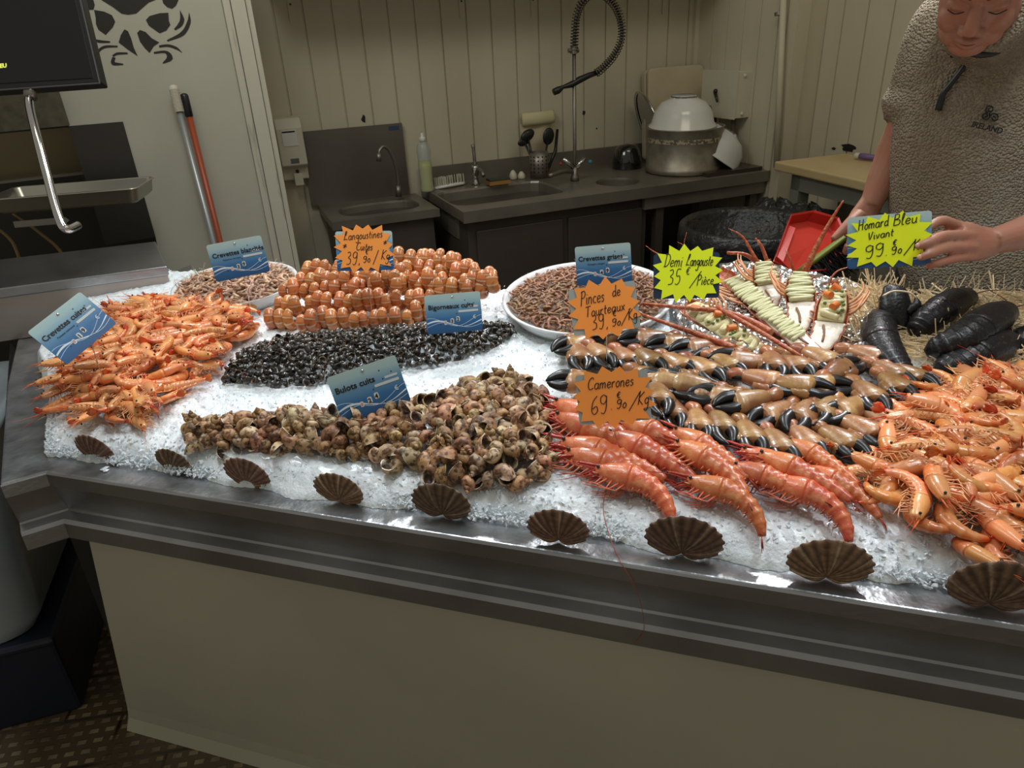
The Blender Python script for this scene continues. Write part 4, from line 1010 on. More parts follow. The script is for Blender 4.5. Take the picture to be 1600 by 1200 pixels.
horn('lobster_antenna', 'red antenna stub rising at the head of the first standing half', [D(1193, 425, 1.70), D(1178, 400, 1.69), D(1160, 370, 1.69), D(1138, 357, 1.69)], .006, .0008)
horn('lobster_antenna', 'stout antenna base pointing towards the yellow price star', [D(1188, 415, 1.70), D(1165, 398, 1.70), D(1136, 395, 1.70)], .006, .004)
horn('lobster_antenna', 'upright orange antenna stub beside the first standing half', [D(1200, 412, 1.69), D(1190, 385, 1.68), D(1180, 372, 1.68)], .0055, .002)
horn('lobster_antenna', 'thin orange antenna at the head of the middle half', [D(1243, 432, 1.65), D(1236, 410, 1.64), D(1228, 390, 1.64)], .005, .0015)
horn('lobster_antenna', 'curved orange antenna over the half with carrots and peas', [D(1293, 470, 1.58), D(1297, 440, 1.57), D(1308, 424, 1.57), D(1330, 416, 1.57)], .003, .0012)
horn('lobster_antenna', 'red horn standing at the head of the half with carrots and peas', [D(1307, 462, 1.60), D(1305, 445, 1.59), D(1304, 438, 1.59)], .010, .007)
horn('lobster_antenna', 'short antenna tip sticking out over the navy card', [onice(1118, 462, .04), D(1085, 428, 1.70), D(1040, 403, 1.71), D(1020, 392, 1.72), D(1009, 384, 1.72)], .003, .0008)
horn('lobster_antenna', 'fine curled feeler above the yellow price star', [onice(1122, 460, .045), D(1090, 420, 1.70), D(1072, 400, 1.73), D(1068, 384, 1.73), D(1058, 378, 1.73)], .0016, .0006)
horn('lobster_antenna', 'fine straight feeler above the yellow price star', [onice(1124, 464, .045), D(1086, 424, 1.70), D(1070, 398, 1.73), D(1069, 380, 1.73), D(1073, 363, 1.73)], .0016, .0006)
horn('lobster_antenna', 'long red antenna lying across the half lobsters to the crab claws', [hp(1120, 480, .06), hp(1190, 520, .055), hp(1240, 550, .05), hp(1275, 572, .03)], .006, .003)
# foil platter under the halves
fp = [uv(onice(x, y, .0)) for x, y in ((1130, 434), (1180, 430), (1240, 446), (1320, 462), (1350, 500), (1345, 545), (1300, 574), (1180, 560), (1080, 520), (1070, 470))]
fc_ = np.mean(fp, 0); rs = []
for k, zz in ((.25, .012), (.7, .012), (.93, .016), (1.06, .034), (1.10, .022), (1.07, .004)):
    ring = []
    pl = cr([np.array(p) for p in fp]+[np.array(fp[0])], 6)[:-1]
    for j, p in enumerate(pl):
        p = fc_+(p-fc_)*(k+.02*math.sin(j*2.3)); ring.append(CF(p[0], p[1], ice_z(*p)+zz+.004*math.sin(j*1.7+k*9)*(k > .8)))
    rs.append(ring)
put('foil_platter', MB().rings(np.array(rs), cap=(True, False)), FOIL, smooth=False, label='platter covered in crumpled aluminium foil under the half lobsters', cat='platter')

# whole blue lobsters
def lobster(label, P, wd, lift, fan=True, claws_=True):
    c = cr([onice(x, y, l) for x, y, l in P], 30); n = len(c); s = np.linspace(0, 1, n); mid = c[n//2]
    t = root('live_lobster', label, 'lobster', (0, 0, 0), None, 'dark live lobsters')
    r = prof(s, [0, .06, .2, .42, .47, .6, .8, .93, 1], [.35, .75, .98, 1.0, .93, .92, .80, .62, .25])*wd
    sp = s > .47; seg = np.clip((s-.47)/.48, 0, .999)*6; fr_ = seg-np.floor(seg); rr_ = r*(1+np.where(sp, .13*(1-fr_)**1.5-.06, .02*np.sin(s*60)*(s > .40)))
    k = int(n*.48)
    put('carapace', MB().tube(c[:k], rr_[:k], rr_[:k]*.88, A=unit(np.cross(c[-1]-c[0], EZ)), n=20), LOBM, t, smooth=True)
    put('tail', MB().tube(c[k-1:], rr_[k-1:], rr_[k-1:]*.85, A=unit(np.cross(c[-1]-c[0], EZ)), n=20), LOBM, t, smooth=True)
    if fan:
        d = unit(c[-1]-c[-6]); sd = unit(np.cross(d, EZ)); mb = MB()
        for a in (-.8, -.4, 0, .4, .8):
            dd = unit(d+sd*a-EZ*.1); mb.tube([c[-2], c[-1]+dd*.015, c[-1]+dd*.034], [.008, .013, .006], [.003, .003, .002], A=np.cross(dd, EZ), n=8)
        put('tail_fan', mb, LOBM, t, smooth=True)
    an = MB(); d = unit(c[0]-c[5]); sd = unit(np.cross(d, EZ))
    for a in (-1, 1): an.tube(cr([c[0], c[0]+d*.03+sd*a*.02+EZ*.01, c[0]+d*.05+sd*a*.07+EZ*.02], 5), np.linspace(.0015, .0006, 11), n=5)
    put('antennae', an, mat_an, t, smooth=True)
    if claws_:
        for a in (-1, 1):
            b0 = c[1]+sd*a*wd*.8-EZ*wd*.5; b1 = b0+d*.04+sd*a*.012; b2 = b1+d*.05-sd*a*.006
            mb = MB().tube(cr([b0, b0+d*.015, b1, (b1+b2)/2, b2], 4), prof(np.linspace(0, 1, 17), [0, .2, .5, .8, 1], [.006, .007, .017, .014, .004]), prof(np.linspace(0, 1, 17), [0, .2, .5, .8, 1], [.006, .006, .010, .008, .003]), n=10)
            put('claw', mb, LOBM, t, smooth=True)
    return t
mat_an = mat('dark_red_antenna', (.10, .02, .015), .4)
lobster('dark lobster lying head up beside the foil platter, tail towards the crab claws', [(1378, 492, .03), (1374, 520, .035), (1390, 558, .03), (1418, 592, .02)], .034, 0, True, False)
lobster('rearmost dark lobster, touching the fleece side of the wood wool', [(1516, 462, .045), (1480, 478, .055), (1450, 500, .05), (1426, 524, .03)], .033, 0, False, False)
lobster('middle dark lobster, lying over the other two', [(1576, 484, .055), (1540, 504, .065), (1500, 530, .06), (1446, 552, .03)], .035, 0, False, False)
lobster('front dark lobster, lying nearest the cooked prawns', [(1580, 530, .03), (1540, 548, .035), (1500, 568, .03), (1462, 582, .02)], .036, 0, False, True)
lobster('dark lobster at the picture edge, partly behind the middle one', [(1660, 520, .03), (1630, 525, .03), (1600, 532, .03), (1575, 545, .02)], .032, 0, False, False)
t = root('lobster_claw', 'broad dark lobster claw standing up between the lobsters', 'lobster claw')
c = cr([onice(1412, 520, .02), onice(1408, 505, .035), onice(1400, 488, .05), onice(1396, 462, .075), onice(1386, 446, .09)], 5); sN = np.linspace(0, 1, len(c))
put('claw_palm', MB().tube(c, prof(sN, [0, .25, .55, .8, 1], [.010, .016, .033, .027, .008]), prof(sN, [0, .25, .55, .8, 1], [.010, .013, .018, .014, .005]), A=EU, n=16), LOBM, t, smooth=True)
put('claw_thumb', MB().tube(cr([onice(1418, 490, .05), onice(1432, 478, .065), onice(1430, 462, .08)], 5), [.011, .012, .012, .012, .011, .010, .009, .007, .005, .003, .002], n=10), LOBM, t, smooth=True)
put('rubber_band', MB().tube(cr([onice(1380, 462, .095), onice(1396, 455, .098), onice(1420, 457, .095), onice(1432, 466, .085)], 5), .002, n=6), STRAW, t, smooth=True)

# wood wool
def wool(name, label, poly, hmax, n, lo=.02, hi=.10, stray=.05):
    poly = [uv(onice(x, y, .0)) for x, y in poly]; xs = [p[0] for p in poly]; ys = [p[1] for p in poly]; mb = MB()
    # dense core
    q = random.Random(31); k = 0
    while k < n:
        u, v = q.uniform(min(xs), max(xs)), q.uniform(min(ys), max(ys))
        if not inpoly((u, v), poly): continue
        d = edge_d((u, v), poly); h = hmax*(1-math.exp(-d/.03)); z = ice_z(u, v)+h*q.uniform(.1, 1.05)+.004
        p = CF(u, v, z); a = q.uniform(0, 6.28); ln = q.uniform(lo, hi); dd = np.array([math.cos(a), math.sin(a), q.uniform(-.15, .18)]); sd = unit(np.cross(dd, EZ))
        b = q.uniform(-1, 1); P = cr([p-dd*ln/2, p-dd*ln*.2+sd*b*ln*.35, p+dd*ln*.2+sd*b*ln*.30+EZ*.006, p+dd*ln/2+EZ*q.uniform(-.01, stray*(.4 if q.random() < .8 else 1.2))], 3)
        P[:, 2] = np.maximum(P[:, 2], [ice_z(*uv(x))+.002 for x in P])
        col = np.array((1, .98, .95))*q.uniform(.7, 1.35)
        mb.tube(P, .0013*q.uniform(.7, 1.4), .0005, n=4, c=col); k += 1
    put(name, mb, STRAW, smooth=False, fix=False, kind='stuff', label=label, cat='wood wool')
wool('wood_wool', 'nest of curly blond wood wool behind and under the dark lobsters', [(1325, 468), (1345, 462), (1400, 464), (1430, 472), (1520, 466), (1640, 470), (1700, 500), (1640, 560), (1600, 578), (1560, 585), (1500, 590), (1420, 570), (1380, 570), (1352, 545), (1345, 500), (1328, 480)], .030, 1500, .03, .11)
wool('wood_wool', 'tuft of curly wood wool heaped beside the foil platter', [(1322, 474), (1345, 466), (1390, 468), (1400, 480), (1365, 500), (1358, 540), (1345, 545), (1340, 490)], .050, 700, .03, .11)

# ---------------------------------------------------------------- handwriting
GL = {  # strokes on a grid: x-height .5, capitals 1.0
 'a': (.5, [[(.42, .42), (.25, .5), (.06, .35), (.08, .08), (.25, 0), (.40, .18), (.42, .48), (.42, .1), (.52, 0)]]),
 'b': (.45, [[(.08, 1), (.08, .05)], [(.08, .35), (.25, .5), (.4, .3), (.3, .02), (.08, .05)]]),
 'c': (.42, [[(.38, .42), (.2, .5), (.05, .28), (.15, .02), (.38, .06)]]),
 'd': (.48, [[(.4, .42), (.2, .48), (.05, .25), (.15, 0), (.38, .15)], [(.42, 1), (.40, .1), (.5, 0)]]),
 'e': (.42, [[(.05, .25), (.36, .3), (.3, .48), (.12, .46), (.04, .2), (.18, 0), (.40, .1)]]),
 'g': (.46, [[(.4, .42), (.2, .5), (.05, .3), (.18, .08), (.38, .2)], [(.4, .48), (.40, -.25), (.22, -.42), (.04, -.3)]]),
 'h': (.45, [[(.08, 1), (.06, 0)], [(.07, .3), (.25, .5), (.36, .35), (.36, 0)]]),
 'i': (.2, [[(.08, .48), (.08, .05), (.18, 0)], [(.09, .68), (.10, .72)]]),
 'l': (.25, [[(.06, .3), (.2, .85), (.12, 1), (.06, .7), (.08, .05), (.22, .02)]]),
 'm': (.68, [[(.05, .48), (.05, 0)], [(.05, .3), (.18, .5), (.3, .35), (.3, 0)], [(.3, .3), (.45, .5), (.56, .35), (.56, 0)]]),
 'n': (.46, [[(.05, .48), (.05, 0)], [(.05, .3), (.2, .5), (.35, .35), (.35, .02), (.42, .02)]]),
 'o': (.42, [[(.2, .5), (.05, .3), (.1, .04), (.26, .02), (.38, .25), (.3, .47), (.2, .5)]]),
 'p': (.45, [[(.06, .48), (.06, -.4)], [(.06, .35), (.25, .5), (.4, .3), (.28, .04), (.08, .08)]]),
 'r': (.36, [[(.06, .48), (.06, 0)], [(.06, .28), (.2, .48), (.34, .44)]]),
 's': (.36, [[(.32, .42), (.15, .5), (.08, .35), (.28, .2), (.2, .02), (.03, .06)]]),
 't': (.32, [[(.15, .8), (.12, .1), (.26, .02)], [(.02, .5), (.3, .52)]]),
 'u': (.46, [[(.06, .48), (.08, .1), (.2, 0), (.36, .15), (.38, .48), (.38, .08), (.46, 0)]]),
 'v': (.42, [[(.04, .48), (.18, 0), (.36, .5)]]),
 'x': (.40, [[(.04, .48), (.34, 0)], [(.36, .5), (.02, -.02)]]),
 'B': (.6, [[(.12, 1), (.08, 0)], [(.1, .98), (.4, .95), (.42, .65), (.12, .52)], [(.12, .52), (.5, .45), (.5, .1), (.08, .0)]]),
 'C': (.62, [[(.58, .85), (.40, 1), (.12, .75), (.06, .3), (.25, 0), (.58, .12)]]),
 'D': (.66, [[(.14, .98), (.12, .02)], [(.0, .95), (.35, 1), (.6, .7), (.5, .2), (.2, 0), (.0, .04)]]),
 'H': (.66, [[(.1, 1), (.08, 0)], [(.1, .5), (.5, .55)], [(.52, 1), (.5, 0)]]),
 'K': (.62, [[(.12, 1), (.10, 0)], [(.55, .95), (.12, .45), (.55, .0)]]),
 'L': (.6, [[(.25, .55), (.4, .95), (.25, 1), (.15, .5), (.05, .05), (.25, .12), (.55, .05)]]),
 'P': (.56, [[(.12, 1), (.08, -.1)], [(.0, .9), (.35, 1), (.5, .75), (.35, .5), (.12, .48)]]),
 'T': (.6, [[(.0, .95), (.58, 1)], [(.3, .97), (.24, 0)]]),
 'V': (.5, [[(.03, .85), (.18, 0), (.45, .9)]]),
 '0': (.5, [[(.25, .62), (.06, .35), (.12, .02), (.32, .02), (.42, .35), (.25, .62)]]),
 '3': (.62, [[(.08, .95), (.35, 1), (.42, .75), (.2, .55), (.46, .4), (.42, .08), (.05, .02)]]),
 '5': (.6, [[(.48, 1), (.14, .98), (.12, .55), (.4, .55), (.46, .2), (.25, -.02), (.05, .05)]]),
 '6': (.6, [[(.45, 1), (.15, .7), (.06, .2), (.25, -.02), (.48, .15), (.40, .42), (.12, .3)]]),
 '9': (.6, [[(.46, .88), (.28, 1.0), (.06, .86), (.08, .58), (.30, .50), (.46, .68), (.48, .92), (.46, .3), (.30, -.04), (.06, .02)]]),
 '/': (.5, [[(.5, 1.05), (.0, -.15)]]), ',': (.25, [[(.12, .08), (.06, -.15)]]), '.': (.22, [[(.1, .02), (.1, .06)]]),
 '\u20ac': (.5, [[(.46, .85), (.25, .95), (.1, .5), (.25, .02), (.46, .1)], [(.0, .6), (.36, .62)], [(.0, .38), (.32, .4)]]),
 '*': (.5, [[(.25, .9), (.25, .2)], [(.0, .7), (.5, .4)], [(.05, .3), (.45, .8)]]), ' ': (.34, []),
 '\u00e8': (.42, [[(.05, .25), (.36, .3), (.3, .48), (.12, .46), (.04, .2), (.18, 0), (.40, .1)], [(.1, .8), (.26, .64)]]),
}
def hand(mb, text, x, y, h, rot=0., sl=.18, r=.00085, z=.0012, sp=.06, fit=None):
    """text starting at x, y (card coordinates), capital height h"""
    cs, sn = math.cos(rot), math.sin(rot); cx = 0; kx = 1.
    if fit: kx = fit/(h*sum(GL[c_][0]+sp for c_ in text))
    for ch in text:
        w_, st = GL[ch]
        for s_ in st:
            P = cr([(p[0], p[1], 0) for p in s_], 5) if len(s_) > 2 else np.array([(p[0], p[1], 0.) for p in s_], float)
            X = ((cx+P[:, 0])*kx+sl*P[:, 1])*h; Y = P[:, 1]*h
            Q = np.stack([x+X*cs-Y*sn, y+X*sn+Y*cs, np.full(len(P), z)], 1)
            mb.tube(Q, r, r*.4, A=np.cross(unit(Q[-1]-Q[0]+1e-9), EZ)+1e-6, n=6)
        cx += w_+sp
    return cx*h
def star_poly(w_, h_, n, seed, inner=.78):
    q = random.Random(seed); o = []
    for i in range(2*n):
        a = 2*math.pi*i/(2*n)+.1; c_, s_ = math.cos(a), math.sin(a)
        k = 1/max(abs(c_)**3.2+abs(s_)**3.2, 1e-6)**(1/3.2)
        k *= (1 if i % 2 == 0 else inner)*q.uniform(.95, 1.04); o.append((w_/2*k*c_, h_/2*k*s_))
    return o
W0, H0 = .140, .098
CS = .914
def price_card(label, x, y, wpx, roll, tilt_=22, title=None, sub=None, digits=None, star=None, style='blue', yaw=0., stake=.05, CS=.914):
    Z = F_PX*W0*CS/wpx; c = D(x, y, Z); nh = unit((EYE-c)*np.array([1, 1, 0])); a = R_(yaw); nh = rotz(a)@nh
    n_ = unit(nh*math.cos(R_(tilt_))+EZ*math.sin(R_(tilt_))); rt = unit(np.cross(EZ, n_)); up = np.cross(n_, rt)
    r_ = R_(roll); X = rt*math.cos(r_)-up*math.sin(r_); Y = np.cross(n_, X)
    t = root('price_card', label, 'price card', c, axes(X, Y, n_)*CS)
    pl = [(px-W0/2, py-H0/2) for px, py in rr(W0, H0, .006, 5)]
    put('card', MB().prism(pl, -.0008, .0008), {'blue': CARD, 'navy': NAVY, 'grey': mat('grey_card_back', (.35, .40, .38), .4)}[style], t)
    def bar(nm, x0, y0, x1, y1, m_, z=.0009, r=None): 
        put(nm, MB().prism([(x0+px, y0+py) for px, py in rr(x1-x0, y1-y0, r or min(x1-x0, y1-y0)*.3, 3)], z, z+.0004), m_, t)
    if style == 'blue' :
        wv = MB()
        for (ph, am, th, yo) in ((3.6, .009, .0013, -.026), (4.4, .012, .0004, -.021), (3.0, .008, .0004, -.030)):
            xs = np.linspace(-W0/2+.001, W0/2-.001, 30); ys = yo+am*np.sin(xs*46+ph); wd = th*(1+.6*np.sin(xs*46+ph)) if th > .001 else np.full(30, th)
            rs = np.array([[(x_, y_-w_, .00095), (x_, y_+w_, .00095)] for x_, y_, w_ in zip(xs, ys, wd)]); wv.rings(rs, close=False)
        put('wave_lines', wv, WINK, t, fix=False)
        bar('white_bar', .012, .0005, .062, .006, BARM); bar('small_white_bar', .036, .011, .062, .0155, BARM)
        e = font_mb('\u20ac', .013, .0003); put('euro_sign', e, WINK, t, M=np.eye(3), loc=(.047, -.018, .0012))
        for k, (hx, hy) in enumerate(((-.035, -.026), (.030, .030), (.052, .021), (.008, -.002), (.055, -.011), (.022, -.034), (.032, .012))):
            put('peg_hole', MB().tube([(hx, hy, .0006), (hx, hy, .0011)], .0014, n=10), BLACK, t)
        put('screw', MB().ball((.0, H0/2-.009, .001), (.0032, .0032, .002), 10, 6), CHROME, t, smooth=True)
        if title: put('title', font_mb(title, .0170, .0003, 'LEFT', .00035), INK, t, M=np.eye(3), loc=(-.063, .012, .0012))
        if sub: put('subtitle', font_mb(sub, .0062, .0002), mat('blue_print', (.02, .05, .12), .5), t, M=np.eye(3), loc=(-.040, .001, .0012))
        if digits:
            bar('code_tab', -.026, -.028, -.019, -.017, BARM); put('red_digit', font_mb('0', .009, .0003), REDINK, t, M=np.eye(3), loc=(-.0248, -.0255, .0015))
            for k, ch in enumerate(digits):
                x0 = -.009+.015*k; bar('digit_tab', x0-.001, -.026+.004*k, x0+.008, -.013+.004*k, BARM); put('digit', font_mb(ch, .0125, .0003, 'LEFT', .0004), INK, t, M=np.eye(3), loc=(x0, -.0245+.004*k, .0015))
    if star:
        m_, (sx, sy), (ox, oy), srot, lines, npts, sd = star
        sw, sh_ = sx*Z/F_PX/CS, sy*Z/F_PX/CS*1.06
        pl = star_poly(sw, sh_, npts, sd); o = put('paper_star', MB().prism(pl, 0, .0005), m_, t, M=rotz(-R_(srot-roll)), loc=(ox, oy, .0024))
        hw = MB()
        for (tx, px, py, hh, ro, wf) in lines: hand(hw, tx, px*sw, py*sh_, hh*sh_, R_(ro), fit=wf*sw)
        put('handwriting', hw, INK, o, smooth=False, fix=False)
    if stake:
        b = c-Y*H0/2; u, v = uv(b); zi = ice_z(u, v) if v > .05 else .9
        p = np.array([0, -H0/2+.004, -.003]); ln = max(.01, b[2]-zi+.02)/CS; dn = np.array([-EZ@X*-1, -(EZ@Y), -(EZ@n_)]); dn = np.array([-(EZ@X), -(EZ@Y), -(EZ@n_)])
        put('metal_pin', MB().tube([np.array([0, H0/2-.012, -.0025]), p, p+dn*ln], .0011, n=8), CHROME, t, smooth=True)
    return t
price_card('blue card reading Crevettes cuites, tilted over the prawns by the steel box', 115, 512, 101, -23, 32, 'Crevettes cuites', 'Penaeus vannamei', '19', yaw=15)
price_card('blue card reading Crevettes blanchés, behind the small white tray', 373, 404, 82, -3, 12, 'Crevettes blanch\u00e9s', 'Palaemon serratus', '39', yaw=0)
price_card('blue card reading Bigorneaux cuits, standing in the periwinkles', 709, 489, 87, 1, 14, 'Bigorneaux cuits', None, '32', yaw=4, CS=.86)
price_card('blue card reading Bulots cuits, standing behind the whelks', 577, 609, 111, -11, 18, 'Bulots cuits', None, '24')
price_card('blue card reading Crevettes grises, behind the large white tray', 943, 413, 86, -4, 12, 'Crevettes grises', 'Crangon crangon', '49')
price_card('blue card behind an orange star reading Langoustines cuites', 570, 392, 87, 5, 22, None, None, None,
           (ORANGE, (91, 72), (-.001, .006), 3, [('Langoustines', -.33, .18, .17, 2, 0.66), ('*', -.36, .0, .12, 0, 0.07), ('Cuites', -.14, -.03, .16, -3, 0.28), ('*', .32, .03, .12, 0, 0.07), ('39', -.33, -.31, .25, 0, 0.2), (',', -.12, -.31, .2, 0, 0.04), ('90', -.04, -.28, 0.122, 0, 0.13), ('\u20ac', .01, -.12, .10, 0, 0.05), ('/', .13, -.30, .24, 0, 0.08), ('Kg', .26, -.24, .20, -6, 0.15)], 15, 3))
price_card('navy card behind a yellow star reading Demi Langouste 35 \u20ac/Pi\u00e8ce', 1072, 431, 100, -3, 24, None, None, None,
           (YELLOW, (106, 84), (.002, .005), -2, [('Demi', -.34, .12, .22, 0, 0.27), ('Langouste', -.02, .13, .20, 0, 0.38), ('35', -.28, -.20, .26, 4, 0.2), ('\u20ac', -.02, -.02, .13, 0, 0.06), ('/', .05, -.22, .27, -10, 0.08), ('Pi\u00e8ce', .14, -.20, .17, 2, 0.24)], 16, 5), style='navy')
price_card('grey card behind an orange star reading Pinces de Tourteaux', 944, 482, 104, -8, 24, None, None, None,
           (ORANGE, (112, 90), (.0, .0), -7, [('Pinces', -.32, .10, .22, 2, 0.34), ('de', .13, .17, .18, 5, 0.12), ('Tourteaux', -.27, -.11, .17, 4, 0.56), ('39', -.20, -.33, .23, 6, 0.19), (',', .0, -.32, .18, 0, 0.04), ('90', .08, -.30, 0.115, 0, 0.13), ('\u20ac', .10, -.14, .10, 0, 0.06), ('/', .22, -.28, .25, -12, 0.06), ('Kg', .31, -.24, .18, 4, 0.13)], 14, 9), style='grey')
price_card('grey card behind an orange star reading Camerones', 958, 621, 112, -6, 24, None, None, None,
           (ORANGE, (129, 92), (.0, .001), -5, [('Camerones', -.30, .14, .19, 2, 0.56), ('69', -.28, -.26, .28, 6, 0.22), ('.', -.04, -.20, .2, 0, 0.03), ('90', .03, -.18, 0.137, 0, 0.13), ('\u20ac', .04, -.02, .10, 0, 0.05), ('/', .19, -.20, .28, -12, 0.06), ('Kg', .28, -.15, .22, -2, 0.14)], 15, 12), style='grey', CS=.85)
hom = price_card('blue card behind a yellow star reading Homard Bleu Vivant, held in the hand', 1388, 376, 116, -9, 15, None, None, None,
           (YELLOW, (121, 80), (.001, .001), -9, [('Homard', -.36, .21, .19, 6, 0.36), ('Bleu', .04, .25, .20, 4, 0.28), ('Vivant', -.24, .03, .15, 6, 0.3), ('99', -.27, -.31, .22, 10, 0.24), ('.', -.04, -.28, .2, 0, 0.03), ('90', .03, -.26, 0.130, 6, 0.13), ('\u20ac', .04, -.10, .10, 0, 0.05), ('/', .18, -.26, .26, -12, 0.06), ('Kg', .27, -.22, .2, 4, 0.14)], 16, 21), stake=0, CS=1.0)
Zc = F_PX*W0/116
put('card_stick', MB().tube([D(1391, 410, Zc+.02), D(1389, 380, Zc+.012)], .0016, n=8).tube([D(1391, 410, Zc+.02), D(1393, 455, 1.66)], .0012, n=8), WHITEP, smooth=True, label='thin white stick under the yellow star card, standing in the wood wool', cat='stick')
# ================================================================== sinks and kitchen things along the back wall
def top_hole(mb, a0, a1, d0, d1, hc, hr, ex, z, depth, th=.05, c=(1, 1, 1)):
    """flat top with a rounded basin let into it (a along the wall, d depth)"""
    ang = sorted(set([2*math.pi*k/48 for k in range(48)]+[math.atan2(y-hc[1], x-hc[0]) % (2*math.pi) for x in (a0, a1) for y in (d0, d1)]))
    def inner(t, s=1.): c_, s_ = math.cos(t), math.sin(t); k = (abs(c_/hr[0])**ex+abs(s_/hr[1])**ex)**(-1/ex)*s; return hc[0]+k*c_, hc[1]+k*s_
    def outer(t):
        c_, s_ = math.cos(t), math.sin(t); k = 9
        if c_ > 1e-9: k = min(k, (a1-hc[0])/c_)
        if c_ < -1e-9: k = min(k, (a0-hc[0])/c_)
        if s_ > 1e-9: k = min(k, (d1-hc[1])/s_)
        if s_ < -1e-9: k = min(k, (d0-hc[1])/s_)
        return hc[0]+k*c_, hc[1]+k*s_
    R2 = [[BW(*outer(t), z-th) for t in ang], [BW(*outer(t), z) for t in ang], [BW(*inner(t), z) for t in ang], [BW(*inner(t, .985), z-.01) for t in ang], [BW(*inner(t, .96), z-depth*.85) for t in ang], [BW(*inner(t, .85), z-depth) for t in ang]]
    mb.rings(np.array(R2), c, cap=(False, True)); return mb
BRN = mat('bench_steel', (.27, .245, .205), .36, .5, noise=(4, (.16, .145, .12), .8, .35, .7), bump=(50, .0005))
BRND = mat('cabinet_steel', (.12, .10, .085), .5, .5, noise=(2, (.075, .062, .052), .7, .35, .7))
bench = root('sink_bench', 'long stainless steel sink bench along the back wall', 'sink bench')
h1 = [G(*p, .88) for p in ((688, 298), (736, 321), (884, 303), (822, 283))]
h1 = [(p@A1, p@A2) for p in h1]; hc1 = np.mean(h1, 0)
p2_ = G(965, 284, .88); SPL = ((hc1[0]+.30)+(p2_@A1-.115))/2; print('SPL', hc1, p2_@A1, p2_@A2, SPL)
mb = MB(); top_hole(mb, .981, SPL, 3.125, 3.86, tuple(hc1), (.30, .20), 7, .88, .20)
p2_ = G(965, 284, .88)
top_hole(mb, SPL, 2.708, 3.125, 3.86, (p2_@A1, p2_@A2), (.115, .115), 2, .88, .14); put('bench_top', mb, BRN, bench, fix=False)
o = put('splashback', MB().box((.981, 3.845, .88), (2.708, 3.86, .978), BW), BRN, bench)
put('front_edge', MB().box((.979, 3.118, .828), (2.708, 3.126, .8815), BW), BRN, bench)
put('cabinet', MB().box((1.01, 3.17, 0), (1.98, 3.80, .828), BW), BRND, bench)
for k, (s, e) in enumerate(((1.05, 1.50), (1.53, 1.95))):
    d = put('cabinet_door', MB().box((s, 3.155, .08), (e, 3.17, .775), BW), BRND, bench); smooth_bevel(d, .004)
put('apron_rail', MB().box((1.95, 3.135, .765), (2.70, 3.16, .828), BW), BRN, bench)
for s in (2.03, 2.62): put('leg', MB().box((s, 3.15, 0), (s+.045, 3.19, .83), BW), BRND, bench)
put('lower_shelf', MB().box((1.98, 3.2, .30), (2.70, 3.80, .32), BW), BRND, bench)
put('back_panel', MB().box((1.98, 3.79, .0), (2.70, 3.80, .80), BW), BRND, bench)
# hand basin
hs = root('hand_basin', 'small stainless steel hand basin with a tall steel splash panel', 'hand basin')
mb = MB(); top_hole(mb, .423, .945, 3.405, 3.85, (.69, 3.60), (.20, .135), 3.2, .85, .13, .036); put('basin_top', mb, BRN, hs, fix=False)
put('front_edge', MB().box((.421, 3.398, .812), (.947, 3.406, .8515), BW), BRN, hs)
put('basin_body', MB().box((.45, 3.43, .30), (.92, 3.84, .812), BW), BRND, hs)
put('splash_panel', MB().box((.389, 3.842, .85), (.912, 3.852, 1.215), BW), mat('panel_steel', (.19, .17, .145), .42, .6, noise=(3, (.13, .115, .10), .8, .35, .7)), hs)
put('blue_sticker', MB().box((.84, 3.839, 1.185), (.893, 3.842, 1.203), BW), mat('blue_sticker', (.03, .06, .16), .5), hs)
def PW_(x, y, d): return onwall(x, y, d)
P = [PW_(622, 304, 3.72), PW_(622, 280, 3.72), PW_(617, 255, 3.71), PW_(608, 235, 3.70), PW_(599, 229, 3.69), PW_(593, 236, 3.68), PW_(592, 246, 3.68)]
put('swan_neck_tap', MB().tube(cr(P, 6), .0085, n=12), STEELD, hs, smooth=True)
put('tap_nozzle', MB().tube([PW_(592, 240, 3.68), PW_(592, 252, 3.68)], .012, n=12), STEELD, hs, smooth=True)
put('tap_base', MB().tube([PW_(622, 290, 3.72), PW_(623, 307, 3.72)], [.012, .018], n=14), STEELD, hs, smooth=True)
# soap dispenser on the wall
CRM = mat('cream_plastic', (.62, .60, .48), .4)
ds = root('soap_dispenser', 'cream wall soap dispenser above the hand basin', 'dispenser')
a0, z1_ = wb(424, 183); a1, _ = wb(459, 182); z0_ = wb(445, 283)[1]
a1 = a0+.125
pf = [(0, z1_), (.075, z1_-.004), (.10, z1_-.05), (.105, z0_+.085), (.06, z0_+.065), (.055, z0_+.01), (0, z0_)]
o = put('housing', MB().prism([(x, z) for x, z in pf], a0, a1, lambda d, z, a: BW(a, D0-.002-d, z)), CRM, ds); smooth_bevel(o, .006, 3)
put('label_sheet', MB().box((a0+.025, D0-.1075, z1_-.13), (a0+.095, D0-.105, z1_-.055), BW), WHITEP, ds)
put('print', MB().box((a0+.027, D0-.1080, z1_-.068), (a0+.088, D0-.1074, z1_-.061), BW), INK, ds)
put('level_window', MB().box((a0+.045, D0-.1085, z0_+.095), (a0+.085, D0-.1055, z0_+.118), BW), mat('grey_window', (.12, .13, .13), .2), ds)
put('push_button', MB().box((a0+.05, D0-.10, z0_-.012), (a0+.09, D0-.055, z0_+.045), BW), CRM, ds)
put('spout', MB().tube([BW(a0+.07, D0-.08, z0_+.06), BW(a0+.07, D0-.08, z0_+.03)], .008, n=10), BLACK, ds)
def stand(x, y, z): return G(x, y, z)
def bottle(name, label, base, pr, m_, n=24):
    t = root(name, label, 'bottle', base); put('bottle_body', MB().lathe(pr, n, cap=(True, True)), m_, t, smooth=True); return t
